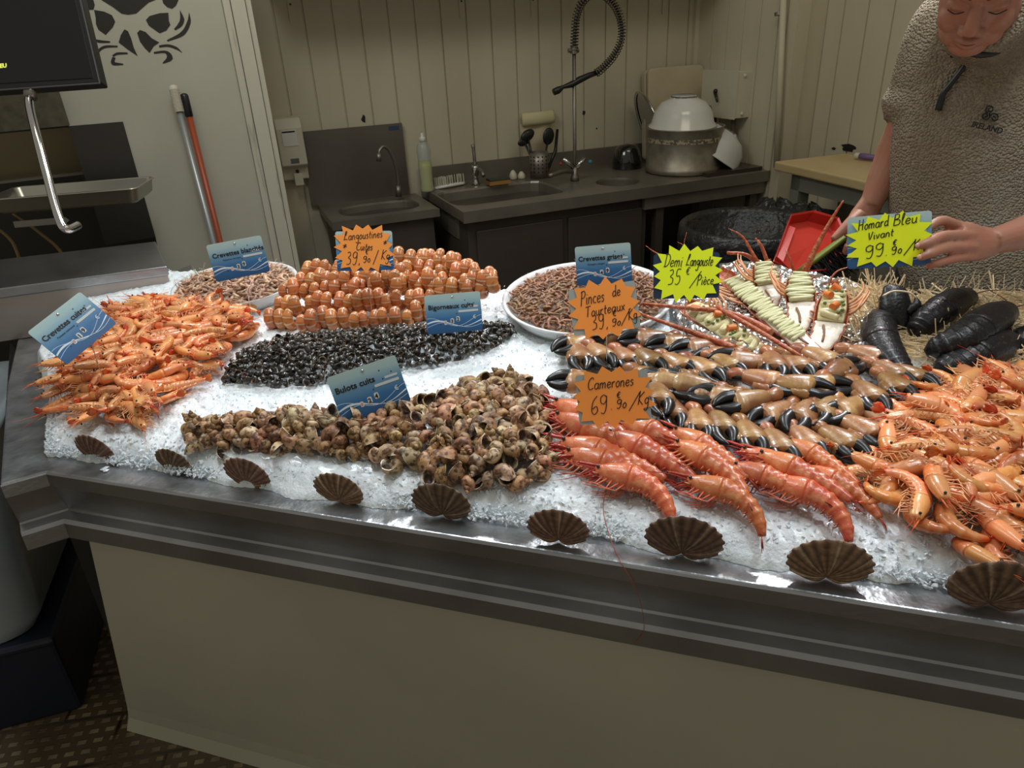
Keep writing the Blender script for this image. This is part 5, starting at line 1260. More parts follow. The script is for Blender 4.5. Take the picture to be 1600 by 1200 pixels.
GLASSY = mat('clear_plastic', (.55, .60, .60), .12, alpha=.45, spec=.7)
b = bottle('soap_pump_bottle', 'clear pump bottle of hand cream with a navy and white label', G(504, 309, .851), [(.036, 0), (.038, .01), (.038, .13), (.034, .15), (.016, .165)], GLASSY)
put('label_sheet', MB().lathe([(.0387, .035), (.0387, .125)], 24), mat('navy_label', (.03, .06, .11), .5), b, smooth=True)
put('white_label', MB().rings(np.array([[(.0395*math.cos(t), .0395*math.sin(t), z) for t in np.linspace(R_(-130), R_(-55), 8)] for z in (.05, .105)]), close=False), WHITEP, b, fix=False)
tx = font_mb('CREME LA', .0125, .0002); tx.v = [np.stack([.0402*np.cos(R_(-125)+v[:, 0]/.04), .0402*np.sin(R_(-125)+v[:, 0]/.04), v[:, 1]+.083], 1) for v in tx.v]
put('label_text', tx, INK, b, fix=False)
put('orange_band', MB().rings(np.array([[(.0393*math.cos(t), .0393*math.sin(t), z) for t in np.linspace(R_(-130), R_(-55), 8)] for z in (.036, .05)]), close=False), mat('orange_label', (.55, .28, .10), .5), b, fix=False)
put('pump_collar', MB().lathe([(.014, .163), (.018, .168), (.018, .186), (.008, .19)], 16, cap=(True, True)), WHITEP, b, smooth=True)
put('pump_head', MB().tube([(0, 0, .185), (0, 0, .222)], .006, n=10).tube(cr([(-.018, -.004, .224), (.0, 0, .226), (.03, .004, .226), (.045, .005, .215)], 5), [.011]*6+[.008]*4+[.005]*6, n=10), WHITEP, b, smooth=True)
b = bottle('dish_soap_bottle', 'tall clear washing-up liquid bottle half full of yellow liquid', G(668, 299, .881), [(.034, 0), (.036, .008), (.032, .05), (.036, .12), (.034, .17), (.037, .20), (.030, .235), (.014, .25)], GLASSY)
put('yellow_liquid', MB().lathe([(.0325, .004), (.0345, .012), (.0305, .05), (.0345, .12), (.0335, .152), (.0, .152)], 24, cap=(True, False)), mat('yellow_liquid', (.62, .62, .03), .2), b, smooth=True)
put('cap', MB().lathe([(.015, .248), (.016, .27), (.008, .275), (.008, .287), (.004, .292)], 16, cap=(True, True)), WHITEP, b, smooth=True)
# scrubbing brush
t = root('scrubbing_brush', 'white scrubbing brush lying behind the square sink', 'brush')
c = cr([G(679, 294, .885), G(700, 290, .895), G(724, 286, .89)], 6)
put('brush_back', MB().tube(c, .016, .009, A=A2, n=12), WHITEP, t, smooth=True)
br = MB()
for k in range(60):
    i = rnd.randrange(len(c)); p = c[i]+A2*rnd.uniform(-.012, .012)+A1*rnd.uniform(-.004, .004); br.tube([p, p+EZ*.05+A2*rnd.uniform(.0, .012)], .0028, n=5)
put('bristles', br, mat('cream_bristle', (.55, .53, .42), .7), t)
# tap behind the square sink
t = root('mixer_tap', 'steel mixer tap behind the square sink', 'tap')
pb = G(744, 288, .882)
put('body', MB().lathe([(.024, 0), (.020, .01), (.017, .03), (.019, .09), (.015, .10)], 20, p=pb, cap=(True, True)), CHROME, t, smooth=True)
put('spout', MB().tube(cr([pb+EZ*.05-A2*.01, pb+EZ*.085-A2*.05, pb+EZ*.08-A2*.11, pb+EZ*.062-A2*.13], 5), .011, n=12), STEELD, t, smooth=True)
put('lever', MB().tube(cr([pb+EZ*.09, pb+EZ*.14, pb+EZ*.205+A2*.01], 5), [.012]*3+[.009]*4+[.008, .008, .010, .011][:4], n=10), STEELD, t, smooth=True)
t = root('sponge', 'orange sponge with a dark scouring side beside the square sink', 'sponge')
ps = G(781, 288, .885); o = put('foam', MB().box((-.06, -.01, 0), (.06, .06, .018), lambda a, d, z: ps+A1*a+A2*d+EZ*z), mat('orange_foam', (.42, .20, .05), .9, bump=(400, .002)), t)
put('scouring_side', MB().box((-.055, -.005, .018), (.06, .062, .028), lambda a, d, z: ps+A1*a+A2*d+EZ*z), mat('dark_scourer', (.05, .06, .04), .9), t)
for k, (x, y, h) in enumerate(((802, 280, .045), (815, 279, .035))):
    pp = G(x, y, .881); put('small_white_pot', MB().lathe([(.018, 0), (.022, .004), (.020, h*.6), (.010, h), (.004, h+.004)], 14, p=pp, cap=(True, True)), CRM, smooth=True, label=['small white rubber cap standing beside the sponge', 'lower small white rubber cap next to the utensil pot'][k], cat='pot')
# utensil pot
t = root('utensil_pot', 'perforated steel utensil pot standing at the splashback', 'utensil pot')
pu = G(843, 277, .881); r_u = .052
put('pot_wall', MB().lathe([(r_u, 0), (r_u, .135), (r_u-.003, .135), (r_u-.003, .01)], 28, p=pu, cap=(True, False)), STEELD, t, smooth=True)
for k in range(5):
    for j in range(6):
        a = R_(-150+26*j); q_ = pu+np.array([math.cos(a), math.sin(a), 0])*r_u+EZ*(.035+.02*k); put('hole', MB().tube([q_-unit(q_-pu)*0-np.array([math.cos(a), math.sin(a), 0])*.001, q_+np.array([math.cos(a), math.sin(a), 0])*.0008], .0042, n=8), BLACK, t)
def utensil(label, x, y, tilt, bowl, rr3, name='ladle'):
    u = root(name, label, 'kitchen utensil'); tp = onwall(x, y, 3.76); q_ = pu+EZ*.03+tilt
    put('handle', MB().tube([q_, q_+(tp-q_)*.5, tp], [.006, .006, .007], n=8), BLACK, u, smooth=True)
    put('head', MB().ball(tp+EZ*bowl[1], rr3, 14, 10, M=axes(A1, A2, EZ)@roty(R_(bowl[0]))), BLACK, u, smooth=True)
utensil('black ladle with an oval head leaning out over the dish soap side', 824, 212, -A1*.02, (60, .0), (.030, .016, .045), 'ladle')
utensil('smaller black spoon below the oval ladle in the utensil pot', 818, 218, -A1*.015-A2*.01, (75, -.012), (.022, .010, .036), 'spoon')
utensil('large black round spoon standing upright in the utensil pot', 857, 213, A1*.02, (12, .0), (.034, .012, .046), 'spoon')
put('knife', MB().tube([pu+A1*.045+EZ*.02, onwall(868, 235, 3.78), onwall(871, 202, 3.80)], [.007, .010, .008], n=8), BLACK, smooth=True, label='black handled steel standing at the edge of the utensil pot', cat='kitchen utensil')
# folded cloth bag hanging behind the utensils
t = root('hanging_cloth_bag', 'cream cloth bag hanging on the boards behind the utensil pot', 'bag')
a0, zz1 = wb(810, 190); a1 = wb(866, 190)[0]; zb = wb(840, 243)[1]
gr_ = []
for i in range(14):
    tt = i/13; z = zz1+(zb-zz1)*tt; row = []
    for k in range(16):
        s = k/15; a = a0+(a1-a0)*(s*(1-.14*tt)+.07*tt); row.append(BW(a, D0-.012-.022*math.sin(s*math.pi)-.006*math.sin(s*11+tt*3), z-.012*math.cos(s*3)))
    gr_.append(row)
o = put('cloth', MB().rings(np.array(gr_), close=False), mat('cream_cloth', (.60, .52, .36), .8, bump=(60, .002)), t, smooth=True, fix=False)
put('folded_top', MB().tube(cr([BW(a0+.01, D0-.03, zz1+.01), BW((a0+a1)/2, D0-.045, zz1+.012), BW(a1-.02, D0-.03, zz1+.012)], 6), .022, .035, A=A2, n=12), mat('pale_yellow_cloth', (.68, .62, .38), .8), t, smooth=True)
# spray tap
t = root('pre_rinse_tap', 'tall pre-rinse spray tap with a coiled spring hose', 'tap')
pr_ = G(898, 282, .881); ds_ = pr_@A2
W3 = lambda x, y: onwall(x, y, ds_)
put('base', MB().lathe([(.024, 0), (.022, .02), (.016, .03), (.016, .07)], 18, p=pr_, cap=(True, True)), STEELD, t, smooth=True)
put('riser', MB().tube([pr_, W3(898, 240), W3(897, 78)], .0095, n=12), STEELD, t, smooth=True)
hose = cr([W3(897, 82), W3(898, 55), W3(901, 25), W3(911, 2), W3(932, -12), W3(955, 2), W3(969, 28), W3(971, 58), W3(960, 86), W3(940, 108), W3(930, 115)], 30)
put('hose', MB().tube(hose, .0085, n=10), BLACK, t, smooth=True)
T = np.gradient(hose, axis=0); T /= np.linalg.norm(T, axis=1)[:, None]; ln = np.concatenate([[0], np.cumsum(np.linalg.norm(np.diff(hose, axis=0), axis=1))]); tot = ln[-1]
ncoil = int(tot/.0135); nn_ = ncoil*12; hel = []
for k in range(nn_):
    s = k/nn_*tot; p = np.array([np.interp(s, ln, hose[:, j]) for j in range(3)]); tg = unit([np.interp(s, ln, T[:, j]) for j in range(3)]); b1 = unit(np.cross(tg, A2)); a = 2*math.pi*k/12
    hel.append(p+(b1*math.cos(a)+A2*math.sin(a))*.019)
put('spring', MB().tube(hel, .0026, n=5), mat('dark_spring', (.16, .14, .11), .35, .9), t, smooth=True)
put('hose_clip', MB().tube([W3(888, 79), W3(904, 79)], .010, n=10).tube([W3(897, 84), W3(897, 72)], .018, n=12), STEELD, t)
g_ = [W3(934, 113), W3(920, 118), W3(905, 125), W3(893, 132), W3(880, 136), W3(872, 141), W3(865, 144)]
put('spray_gun', MB().tube(g_, [.012, .014, .017, .016, .009, .018, .016], n=12), BLACK, t, smooth=True)
for k, (x, y, x2, y2) in enumerate(((896, 262, 880, 248), (900, 262, 914, 247))): put('valve_handle', MB().tube([W3(x, y), W3(x2, y2)], [.014, .011], n=10), CHROME, t, smooth=True)
put('blue_cap', MB().ball(W3(922, 253), .012, 10, 8), mat('blue_cap', (.05, .22, .32), .4), t, smooth=True)
put('red_cap', MB().ball(W3(876, 256), .009, 10, 8), mat('red_cap', (.35, .04, .03), .4), t, smooth=True)
put('swivel_spout', MB().tube(cr([W3(895, 268), onwall(880, 268, ds_-.05), onwall(858, 275, ds_-.10)], 5), .012, n=12), STEELD, t, smooth=True)
# black glossy bowl
pk = G(979, 262, .881)
t = root('black_bowl', 'glossy black bowl turned upside down beside the round sink', 'bowl', pk)
put('bowl_body', MB().lathe([(.082, 0), (.085, .004), (.080, .05), (.068, .10), (.048, .125), (.001, .132)], 32), mat('gloss_black', (.008, .008, .009), .06, coat=1), t, smooth=True)
# stock pot
pp = G(1067, 266, .881)
t = root('stock_pot', 'large dented aluminium stock pot standing on the bench end', 'pot', pp)
ALU = mat('worn_aluminium', (.38, .35, .29), .45, .7, noise=(12, (.20, .18, .14), .8, .4, .7), bump=(40, .001))
R0 = .205
put('pot_body', MB().lathe([(R0-.01, 0), (R0, .006), (R0+.004, .03), (R0-.002, .034), (R0-.002, .225), (R0+.004, .232), (R0-.006, .232), (R0-.008, .02)], 64, cap=(True, False)), ALU, t, smooth=True)
put('limescale_band', MB().lathe([(R0-.0008, .162), (R0-.0006, .185)], 64), mat('limescale', (.42, .37, .25), .8, noise=(60, (.12, .10, .07), 1, .48, .56), bump=(120, .003)), t, smooth=True)
hd = unit(G(1140, 262, .88)-pp)*1.0; hs_ = np.cross(EZ, hd)
put('pot_handle', MB().tube(cr([hd*R0+hs_*.05+EZ*.10, hd*(R0+.05)+hs_*.045+EZ*.095, hd*(R0+.055)-hs_*.045+EZ*.095, hd*R0-hs_*.05+EZ*.10], 7), .0075, n=10), STEELD, t, smooth=True)
for sg in (-1, 1): put('handle_bracket', MB().ball(hd*R0+hs_*.05*sg+EZ*.105, (.02, .012, .025), 10, 8), STEELD, t, smooth=True)
WENAM = mat('white_enamel', (.70, .72, .70), .18, coat=.5)
bowlp = [(.001, .150), (.065, .150), (.070, .145), (.068, .152), (.072, .138), (.115, .120), (.150, .075), (.165, .018), (.180, .004), (.182, -.002), (.166, .002), (.158, .014)]
pb_ = pp+EZ*.236+unit(G(1060, 200, 1)-pp)*0
put('white_bowl', MB().lathe(bowlp, 48), WENAM, smooth=True, label='large white bowl turned upside down on the stock pot', cat='bowl', loc=pb_+A1*-.02, M=rotz(0)@rotx(R_(3)))
lp = D(1014, 190, (pp-EYE)@FW+.10)
put('pot_lid', MB().lathe([(.001, .018), (.10, .014), (.165, .004), (.176, -.004), (.176, -.010), (.165, -.002)], 48), CHROME, smooth=True, label='shiny pot lid leaning between the stock pot and the boards', cat='lid', loc=lp, M=axes(A2, EZ, A1)@rotx(R_(-20))@roty(R_(-12)))
# cutting boards
for k, (x0, x1, y0, d, col) in enumerate(((1003, 1085, 109, 3.845, (.52, .48, .38)), (1006, 1090, 106, 3.81, (.58, .50, .36)), (1012, 1098, 104, 3.775, (.62, .54, .38)))):
    q0, q1 = onwall(x0, y0+3, d), onwall(x1, y0-1, d); a0, a1, zt_ = q0@A1, q1@A1, q0[2]
    o = put('cutting_board', MB().prism([(px, py) for px, py in rr(a1-a0, zt_-.884, .03)], -.018, 0, lambda x, z, y: BW(a0+x, d+y+.0-(.03*(1-z/.4)), .884+z)), mat('cutting_board_plastic', col, .5, noise=(6, tuple(c*.8 for c in col), .7, .4, .7)),
            label=['grey white cutting board, nearest the wall of the three', 'middle one of the three cutting boards behind the bowls', 'yellowed cutting board, front one of the three behind the bowls'][k], cat='cutting board'); smooth_bevel(o, .004, 2)
# second bowl, on its side against the switch box pipes
pw_ = D(1152, 238, (G(1160, 262, .88)-EYE)@FW)
put('white_bowl', MB().lathe([(r_*1.0, z) for r_, z in bowlp], 48), WENAM, smooth=True, label='second white bowl leaning on the side wall beside the stock pot', cat='bowl', loc=BW(2.50, 3.36, .955), M=axes(A1, A2, EZ)@roty(R_(32))@rotx(R_(12)))
o = put('black_tray', MB().box((2.34, 3.16, .8815), (2.69, 3.50, .90), BW), mat('dark_tray', (.05, .035, .03), .3), label='flat dark tray on the end of the bench under the second bowl', cat='tray')
# switch box on the side wall
t = root('switch_box', 'cream electrical switch box with a black rotary lever', 'switch box')
w2 = lambda a, z, d: BW(2.712-d, -a, z)
zt_, zb_ = 1.367, 1.133; dA, dB = 3.63, 3.335
o = put('box_housing', MB().box((-dA, zb_, .0), (-dB, zt_, .10), w2), CRM, t); smooth_bevel(o, .004, 2)
put('box_lid_edge', MB().box((-dA-.004, zb_-.004, .096), (-dB+.004, zt_+.004, .102), w2), CRM, t)
put('lever', MB().tube([w2(-3.50, 1.262, .112), w2(-3.455, 1.215, .125)], [.010, .006], n=8).ball(w2(-3.50, 1.265, .108), .013, 10, 8), BLACK, t, smooth=True)
ring = [w2(-3.55+.022*math.cos(a), 1.165+.024*math.sin(a), .1035) for a in np.linspace(0, 2*math.pi, 25)]
put('red_prohibition_ring', MB().tube(ring, .0018, n=5).tube([w2(-3.55-.014, 1.165+.016, .1035), w2(-3.55+.014, 1.165-.016, .1035)], .0018, n=5), mat('faded_red_ink', (.28, .06, .04), .5), t)
for z in (1.155, 1.345): put('screw', MB().ball(w2(-dB+.0, z, .05), .011, 10, 8), CRM, t, smooth=True)
for k in range(2):
    a = -3.57+.17*k; put('conduit_pipe', MB().tube([w2(a, 1.133, .05), w2(a, .90, .04)], .013, n=10), mat('old_conduit', (.11, .08, .06), .6), t, smooth=True)
put('water_pipe', MB().tube([onside(1226, -40, 2.68), onside(1213, 262, 2.68)], .0155, n=14), WALLP, smooth=True, label='white painted vertical pipe at the corner by the bench end', cat='pipe')
put('pipe_clamp', MB().tube([onside(1217, 19, 2.68), onside(1217, 24, 2.68)], .021, n=14).box((0, 0, 0), (.001, .001, .001), lambda a, b, c: onside(1217, 21, 2.68)+np.array([a, b, c])), STEELD, label='metal clamp around the white vertical pipe', cat='clamp')

# butcher block table
t = root('butcher_block_table', 'wooden butcher block on a grey painted frame', 'table')
L0 = G(1210, 252, 1.0); F0 = G(1351, 283, 1.0); B0 = G(1297, 236, 1.0); ef = unit(F0-L0); eb = unit(B0-L0)
eb = unit(eb-ef*(eb@ef)*1.0); dp_ = np.linalg.norm(B0-L0)
pg = [(0, 0), (1.9, 0), (1.9, dp_), (0, dp_)]
o = put('block_top', MB().prism(pg, -.042, 0, lambda x, y, z: L0+ef*x+eb*y+EZ*z), mat('butcher_wood', (.58, .46, .25), .55, noise=(5, (.45, .33, .15), .7, .4, .7), bump=(14, .004), stretch=(1, .3, 1)), t); smooth_bevel(o, .008, 3)
GP = mat('grey_painted_frame', (.20, .20, .165), .5)
put('apron', MB().box((.10, .03, -.115), (1.8, .06, -.043), lambda x, y, z: L0+ef*x+eb*y+EZ*z), GP, t)
put('side_apron', MB().box((.10, .03, -.115), (.13, dp_-.03, -.043), lambda x, y, z: L0+ef*x+eb*y+EZ*z), GP, t)
for x in (.10, 1.72):
    for y in (.03, dp_-.09): put('leg', MB().box((x, y, -.998), (x+.06, y+.06, -.043), lambda a, b, c: L0+ef*a+eb*b+EZ*c), GP, t)
kb = G(1337, 243, 1.018); kd = unit(G(1372, 247, 1.018)-kb)
t = root('knife', 'knife with a purple and white handle lying on the butcher block', 'knife')
put('handle', MB().tube([kb+kd*.02, kb+kd*.05, kb+kd*.13], [.013, .0145, .012], n=12), mat('purple_handle', (.18, .11, .30), .4), t, smooth=True)
put('handle_end', MB().tube([kb-kd*.005, kb, kb+kd*.022], [.009, .0135, .0135], n=12), CRM, t, smooth=True)
put('blade', MB().box((.12, -.012, -.001), (.30, .012, .001), lambda a, b, c: kb+kd*a+np.cross(EZ, kd)*b+EZ*(c-.008)), CHROME, t)
# waste bin and bags
bc = D(1170, 366, 2.72); bz = bc[2]
t = root('waste_bin', 'white round waste bin with a black liner folded over its rim', 'bin', (bc[0], bc[1], 0))
put('bin_body', MB().lathe([(.21, 0), (.25, bz+.0)], 40, cap=(True, False)), WHITEP, t, smooth=True)
put('bin_liner', MB().lathe([(.262, bz-.085), (.268, bz-.01), (.262, bz+.04), (.25, bz+.05), (.235, bz+.03), (.22, bz-.05), (.001, bz-.12)], 40), mat('black_liner', (.012, .012, .012), .35, bump=(30, .01)), t, smooth=True)
put('blue_tie', MB().tube(cr([(.09, -.235, bz+.055), (.085, -.262, bz+.02), (.08, -.268, bz-.02)], 4), .008, .003, n=8), mat('blue_tie', (.25, .42, .60), .5), t, smooth=True)
BAG = mat('black_bag', (.012, .012, .013), .22, bump=(25, .012), noise=(8, (.03, .03, .03), .8, .45, .7))
def bag(label, c, r, seed):
    q = random.Random(seed); nu_, nv_ = 40, 24; v = []; c = np.array(c)
    rs = []
    for i in range(nv_):
        a = math.pi*(i+.5)/nv_; ring = []
        for j in range(nu_):
            b = 2*math.pi*j/nu_; k = 1+.06*math.sin(5*b+seed)*math.sin(a)+.05*math.sin(9*b+3*a)+.04*math.sin(13*a+b*2)
            ring.append(c+np.array([math.sin(a)*math.cos(b)*r[0]*k, math.sin(a)*math.sin(b)*r[1]*k, math.cos(a)*r[2]*k]))
        rs.append(ring)
    put('bin_bag', MB().rings(np.array(rs)), BAG, smooth=True, label=label, cat='bin bag')
c1 = D(1208, 345, 3.0); bag('crumpled black bin bag between the bench and the table leg', (c1[0], c1[1], c1[2]-.18), (.21, .17, .26), 3)
c1 = D(1258, 345, 3.1); bag('black bin bag bulging behind the grey table leg', (c1[0], c1[1], c1[2]-.24), (.20, .16, .30), 8)
# ================================================================== dustpan, brush and the person
pz = 1.98
RED = mat('red_plastic', (.50, .030, .018), .32, coat=.2)
t = root('dustpan', 'red plastic dustpan held down behind the counter', 'dustpan')
Q = [D(*p) for p in ((1204, 412, 1.90), (1228, 347, 2.02), (1262, 341, 2.05), (1300, 352, 2.06), (1316, 392, 2.02), (1285, 432, 1.94), (1230, 436, 1.90))]
n0 = unit(np.cross(Q[6]-Q[1], Q[3]-Q[1])); n0 = n0 if n0@(EYE-Q[0]) > 0 else -n0
cq = sum(Q)/7; rings_ = []
for k, h in ((1.0, .030), (1.02, .032), (.97, .028), (.90, .0), (.5, -.002), (.02, -.002)):
    rings_.append([cq+(p-cq)*k+n0*h for p in Q])
out_ = [[cq+(p-cq)*k+n0*h for p in Q] for k, h in ((.02, -.006), (.93, -.006), (1.02, .030))]
rings_ = out_+rings_
o = put('pan', MB().rings(np.array(rings_), cap=(True, True)), RED, t, smooth=False); smooth_bevel(o, .004, 2)
put('pan_ramp', MB().add([D(1208, 408, 1.885), D(1232, 352, 2.0), D(1243, 356, 1.985), D(1222, 414, 1.875), D(1208, 408, 1.90), D(1232, 352, 2.015), D(1243, 356, 2.0), D(1222, 414, 1.89)], [(0, 1, 2, 3), (7, 6, 5, 4), (0, 4, 5, 1), (1, 5, 6, 2), (2, 6, 7, 3), (3, 7, 4, 0)]), RED, t)
put('pan_handle', MB().tube([D(1300, 372, 1.99), D(1325, 372, 1.97), D(1352, 380, 1.95)], [.020, .016, .014], [.012, .01, .01], n=12), RED, t, smooth=True)
t = root('hand_brush', 'hand brush with a lime green back and black bristles under the dustpan', 'brush')
ba, bb = D(1244, 428, 1.92), D(1338, 358, 1.92); bd = unit(bb-ba); bn = unit(D(1318, 420, 1.92)-D(1300, 400, 1.92))
put('brush_back', MB().tube([ba, ba+(bb-ba)*.3, ba+(bb-ba)*.7, bb, bb+bd*.06], [.008, .010, .010, .009, .008], [.014, .016, .016, .014, .010], A=bn, n=12), mat('lime_plastic', (.16, .19, .02), .4), t, smooth=True)
br = MB()
for k in range(170):
    s = k/170; p = ba+(bb-ba)*s+n0*rnd.uniform(-.012, .012); d = unit(bn+bd*rnd.uniform(-.25, .25)+n0*rnd.uniform(-.2, .2)); br.tube([p, p+d*rnd.uniform(.075, .10)], [.0022, .0012], n=4)
put('bristles', br, BLACK, t)

per = root('person', 'person in a beige fleece bending over the counter and holding up a yellow price star', 'person', (0, 0, 0))
def remesh(o, vs, sm=6, fac=.6):
    m_ = o.modifiers.new('fuse', 'REMESH'); m_.mode = 'VOXEL'; m_.voxel_size = vs; m_.use_smooth_shade = True
    if sm: s_ = o.modifiers.new('soften', 'SMOOTH'); s_.iterations = sm; s_.factor = fac
    return o
# head frame
Em = D(1527, 12, 1.28); toc = unit(EYE-Em); rgt = unit(RT-toc*(RT@toc)); rgt = unit(rgt+toc*.10+0*UP); upc = unit(np.cross(toc, rgt)); 
pit = R_(40); fh = unit(toc*math.cos(pit)-upc*math.sin(pit)); uh = unit(toc*math.sin(pit)+upc*math.cos(pit)); rh = unit(np.cross(fh, uh)); 
if rh@RT < 0: rh = -rh
HM = axes(rh, fh, uh)
def H(x, y, z): return Em+rh*x+fh*y+uh*z
mb = MB()
def E3(c, r): mb.ball(H(*c), r, 20, 14, M=HM)
E3((0, -.095, .035), (.078, .098, .092)); E3((0, -.050, -.030), (.066, .056, .078)); E3((0, -.052, -.062), (.063, .056, .046)); E3((0, -.020, -.098), (.034, .024, .021)); E3((0, -.030, .030), (.062, .040, .035))
for s in (-1, 1):
    E3((s*.033, -.013, -.002), (.017, .012, .012)); E3((s*.038, -.020, -.038), (.024, .022, .026)); E3((s*.079, -.098, -.012), (.008, .019, .032)); E3((s*.0135, .009, -.044), (.0095, .011, .009)); E3((s*.030, -.026, -.075), (.024, .022, .024))
mb.tube([H(0, -.006, .014), H(0, .006, -.008), H(0, .017, -.030), H(0, .020, -.042)], [.010, .0115, .0130, .0110], n=14)
mb.tube(cr([H(-.052, -.022, .016), H(-.03, -.004, .022), H(0, -.004, .019), H(.03, -.004, .022), H(.052, -.022, .016)], 4), .0085, n=10)
mb.tube(cr([H(-.027, -.008, -.071), H(-.010, .006, -.067), H(0, .007, -.0685), H(.010, .006, -.067), H(.027, -.008, -.071)], 4), .0055, n=10)
mb.tube(cr([H(-.022, -.008, -.078), H(0, .005, -.081), H(.022, -.008, -.078)], 4), .0065, n=10)
NB = D(1558, 45, 1.58); NT = H(0, -.09, -.05)
mb.tube([NT, (NT+NB)/2, NB], [.058, .058, .066], n=20)
# hidden body core, legs and feet
tor = [D(1560, 50, 1.60), D(1560, 130, 1.64), D(1552, 230, 1.72), D(1556, 330, 1.80), D(1572, 430, 1.86)]
mb.tube(tor, [.11, .16, .18, .19, .17], [.08, .10, .11, .12, .12], A=RT, n=24)
hip = tor[-1]; flr = lambda p: np.array([p[0], p[1], .05])
for s in (-1, 1):
    h_ = hip+RT*s*.09; k_ = np.array([h_[0], h_[1]+.02, .50]); a_ = np.array([h_[0], h_[1]+.05, .09])
    mb.tube([h_, k_, a_], [.085, .055, .040], n=16); mb.ball(a_+np.array([0, -.05, -.045]), (.045, .12, .04), 14, 10)
# arm at the far side: holds the dustpan
SL = [D(1478, 50, 1.62), D(1444, 110, 1.67), D(1426, 180, 1.72)]
RA = [SL[0], SL[1], SL[2], D(1403, 232, 1.77), D(1380, 280, 1.80), D(1360, 320, 1.82)]
mb.tube(cr(RA, 5), np.interp(np.linspace(0, 1, 26), np.linspace(0, 1, 6), [.055, .052, .048, .047, .038, .026]), n=18)
hnd = [D(1362, 316, 1.82), D(1350, 338, 1.83), D(1340, 358, 1.83), D(1336, 372, 1.83)]
mb.tube([D(1370, 300, 1.81)]+hnd, [.024, .030, .036, .038, .032], [.022, .022, .020, .019, .018], A=RT, n=14)
mb.tube(cr([D(1344, 335, 1.81), D(1328, 348, 1.80), D(1314, 362, 1.80), D(1301, 374, 1.80)], 4), np.interp(np.linspace(0, 1, 13), [0, .3, .7, 1], [.018, .0145, .0115, .008]), n=10)
for k in range(4):
    b0 = D(1330+11*k, 372+2*k, 1.845-.01*k); b1 = D(1326+11*k, 388+2*k, 1.84-.01*k); b2 = D(1322+11*k, 393+2*k, 1.81-.01*k); b3 = D(1325+11*k, 382+2*k, 1.79-.01*k)
    mb.tube(cr([b0, b1, b2, b3], 4), np.linspace(.0105, .0085, 13), n=10)
# near arm, holding up the star
LA = [D(1700, 60, 1.62), D(1765, 250, 1.58), D(1690, 325, 1.46), D(1610, 360, 1.40), D(1545, 379, 1.375)]
mb.tube(cr(LA, 6), np.interp(np.linspace(0, 1, 25), np.linspace(0, 1, 5), [.058, .054, .048, .0385, .0285]), np.interp(np.linspace(0, 1, 25), np.linspace(0, 1, 5), [.058, .054, .046, .034, .024]), n=18)
pm = [D(1552, 378, 1.375), D(1532, 380, 1.37), D(1515, 378, 1.36), D(1500, 376, 1.352)]
mb.tube(pm, [.027, .034, .0385, .034], [.021, .018, .016, .0145], A=UP, n=16)
HZ = 1.335
fing = [  # knuckle, middle joint, end joint, tip ; radii
 ([(1500, 354, 1.36), (1474, 345, 1.345), (1456, 352, 1.335), (1446, 365, 1.338)], .0092),
 ([(1506, 368, 1.345), (1474, 369, 1.318), (1450, 379, 1.300), (1431, 386, 1.302)], .0094),
 ([(1508, 386, 1.345), (1478, 388, 1.318), (1454, 396, 1.300), (1434, 404, 1.303)], .0090),
 ([(1508, 402, 1.352), (1484, 406, 1.330), (1463, 412, 1.316), (1446, 416, 1.318)], .0080)]
for P, r0 in fing:
    Pp = [D(*p) for p in P]; c = cr([D(P[0][0]+14, P[0][1], P[0][2]+.008)]+Pp, 6)
    mb.tube(c, np.interp(np.linspace(0, 1, len(c)), [0, .25, .5, .75, .95, 1], [r0*1.1, r0*1.12, r0*1.05, r0*.95, r0*.78, r0*.5]), n=12)
    mb.ball(Pp[1], r0*1.10, 10, 8); mb.ball(Pp[0], r0*1.2, 10, 8)
mb.tube(cr([D(1528, 366, 1.385), D(1498, 362, 1.378), D(1466, 372, 1.352), D(1442, 380, 1.340)], 5), np.interp(np.linspace(0, 1, 16), [0, .4, .8, 1], [.017, .014, .0115, .007]), n=12)
body = put('body', mb, SKIN, per, fix=True); remesh(body, .0031, 2, .5)
# nails
nl = MB()
for P, r0 in fing[1:3]:
    a, b_ = D(*P[2]), D(*P[3]); d = unit(b_-a); q_ = b_-d*.004+unit(EYE-b_)*r0*.62+UP*r0*.2
    nl.ball(q_, (.0058, .0048, .0018), 12, 6, M=axes(d, np.cross(unit(EYE-b_), d), unit(EYE-b_)))
put('fingernails', nl, mat('nail', (.60, .33, .26), .3), per, smooth=True)
DARKH = mat('dark_brown_hair', (.035, .022, .014), .7)
for s in (-1, 1): put('eyebrow', MB().tube(cr([H(s*.012, .0062, .023), H(s*.03, .0048, .029), H(s*.050, -.014, .022)], 4), [.0035]*4+[.003]*4+[.0015], [.0022]*9, n=8), DARKH, per, smooth=True)
for s in (-1, 1): put('eyelashes', MB().tube(cr([H(s*.018, .0000, -.0085), H(s*.033, .0012, -.0125), H(s*.047, -.0055, -.0085)], 4), .0011, n=6), DARKH, per, smooth=True)
put('mouth_line', MB().tube(cr([H(-.025, -.0035, -.0745), H(0, .0105, -.0742), H(.025, -.0035, -.0745)], 5), .0012, n=6), mat('lip_line', (.13, .035, .03), .6), per, smooth=True)
hb = MB().ball(H(0, -.112, .058), (.083, .098, .082), 28, 18, M=HM); o = put('hair', hb, DARKH, per, smooth=True)
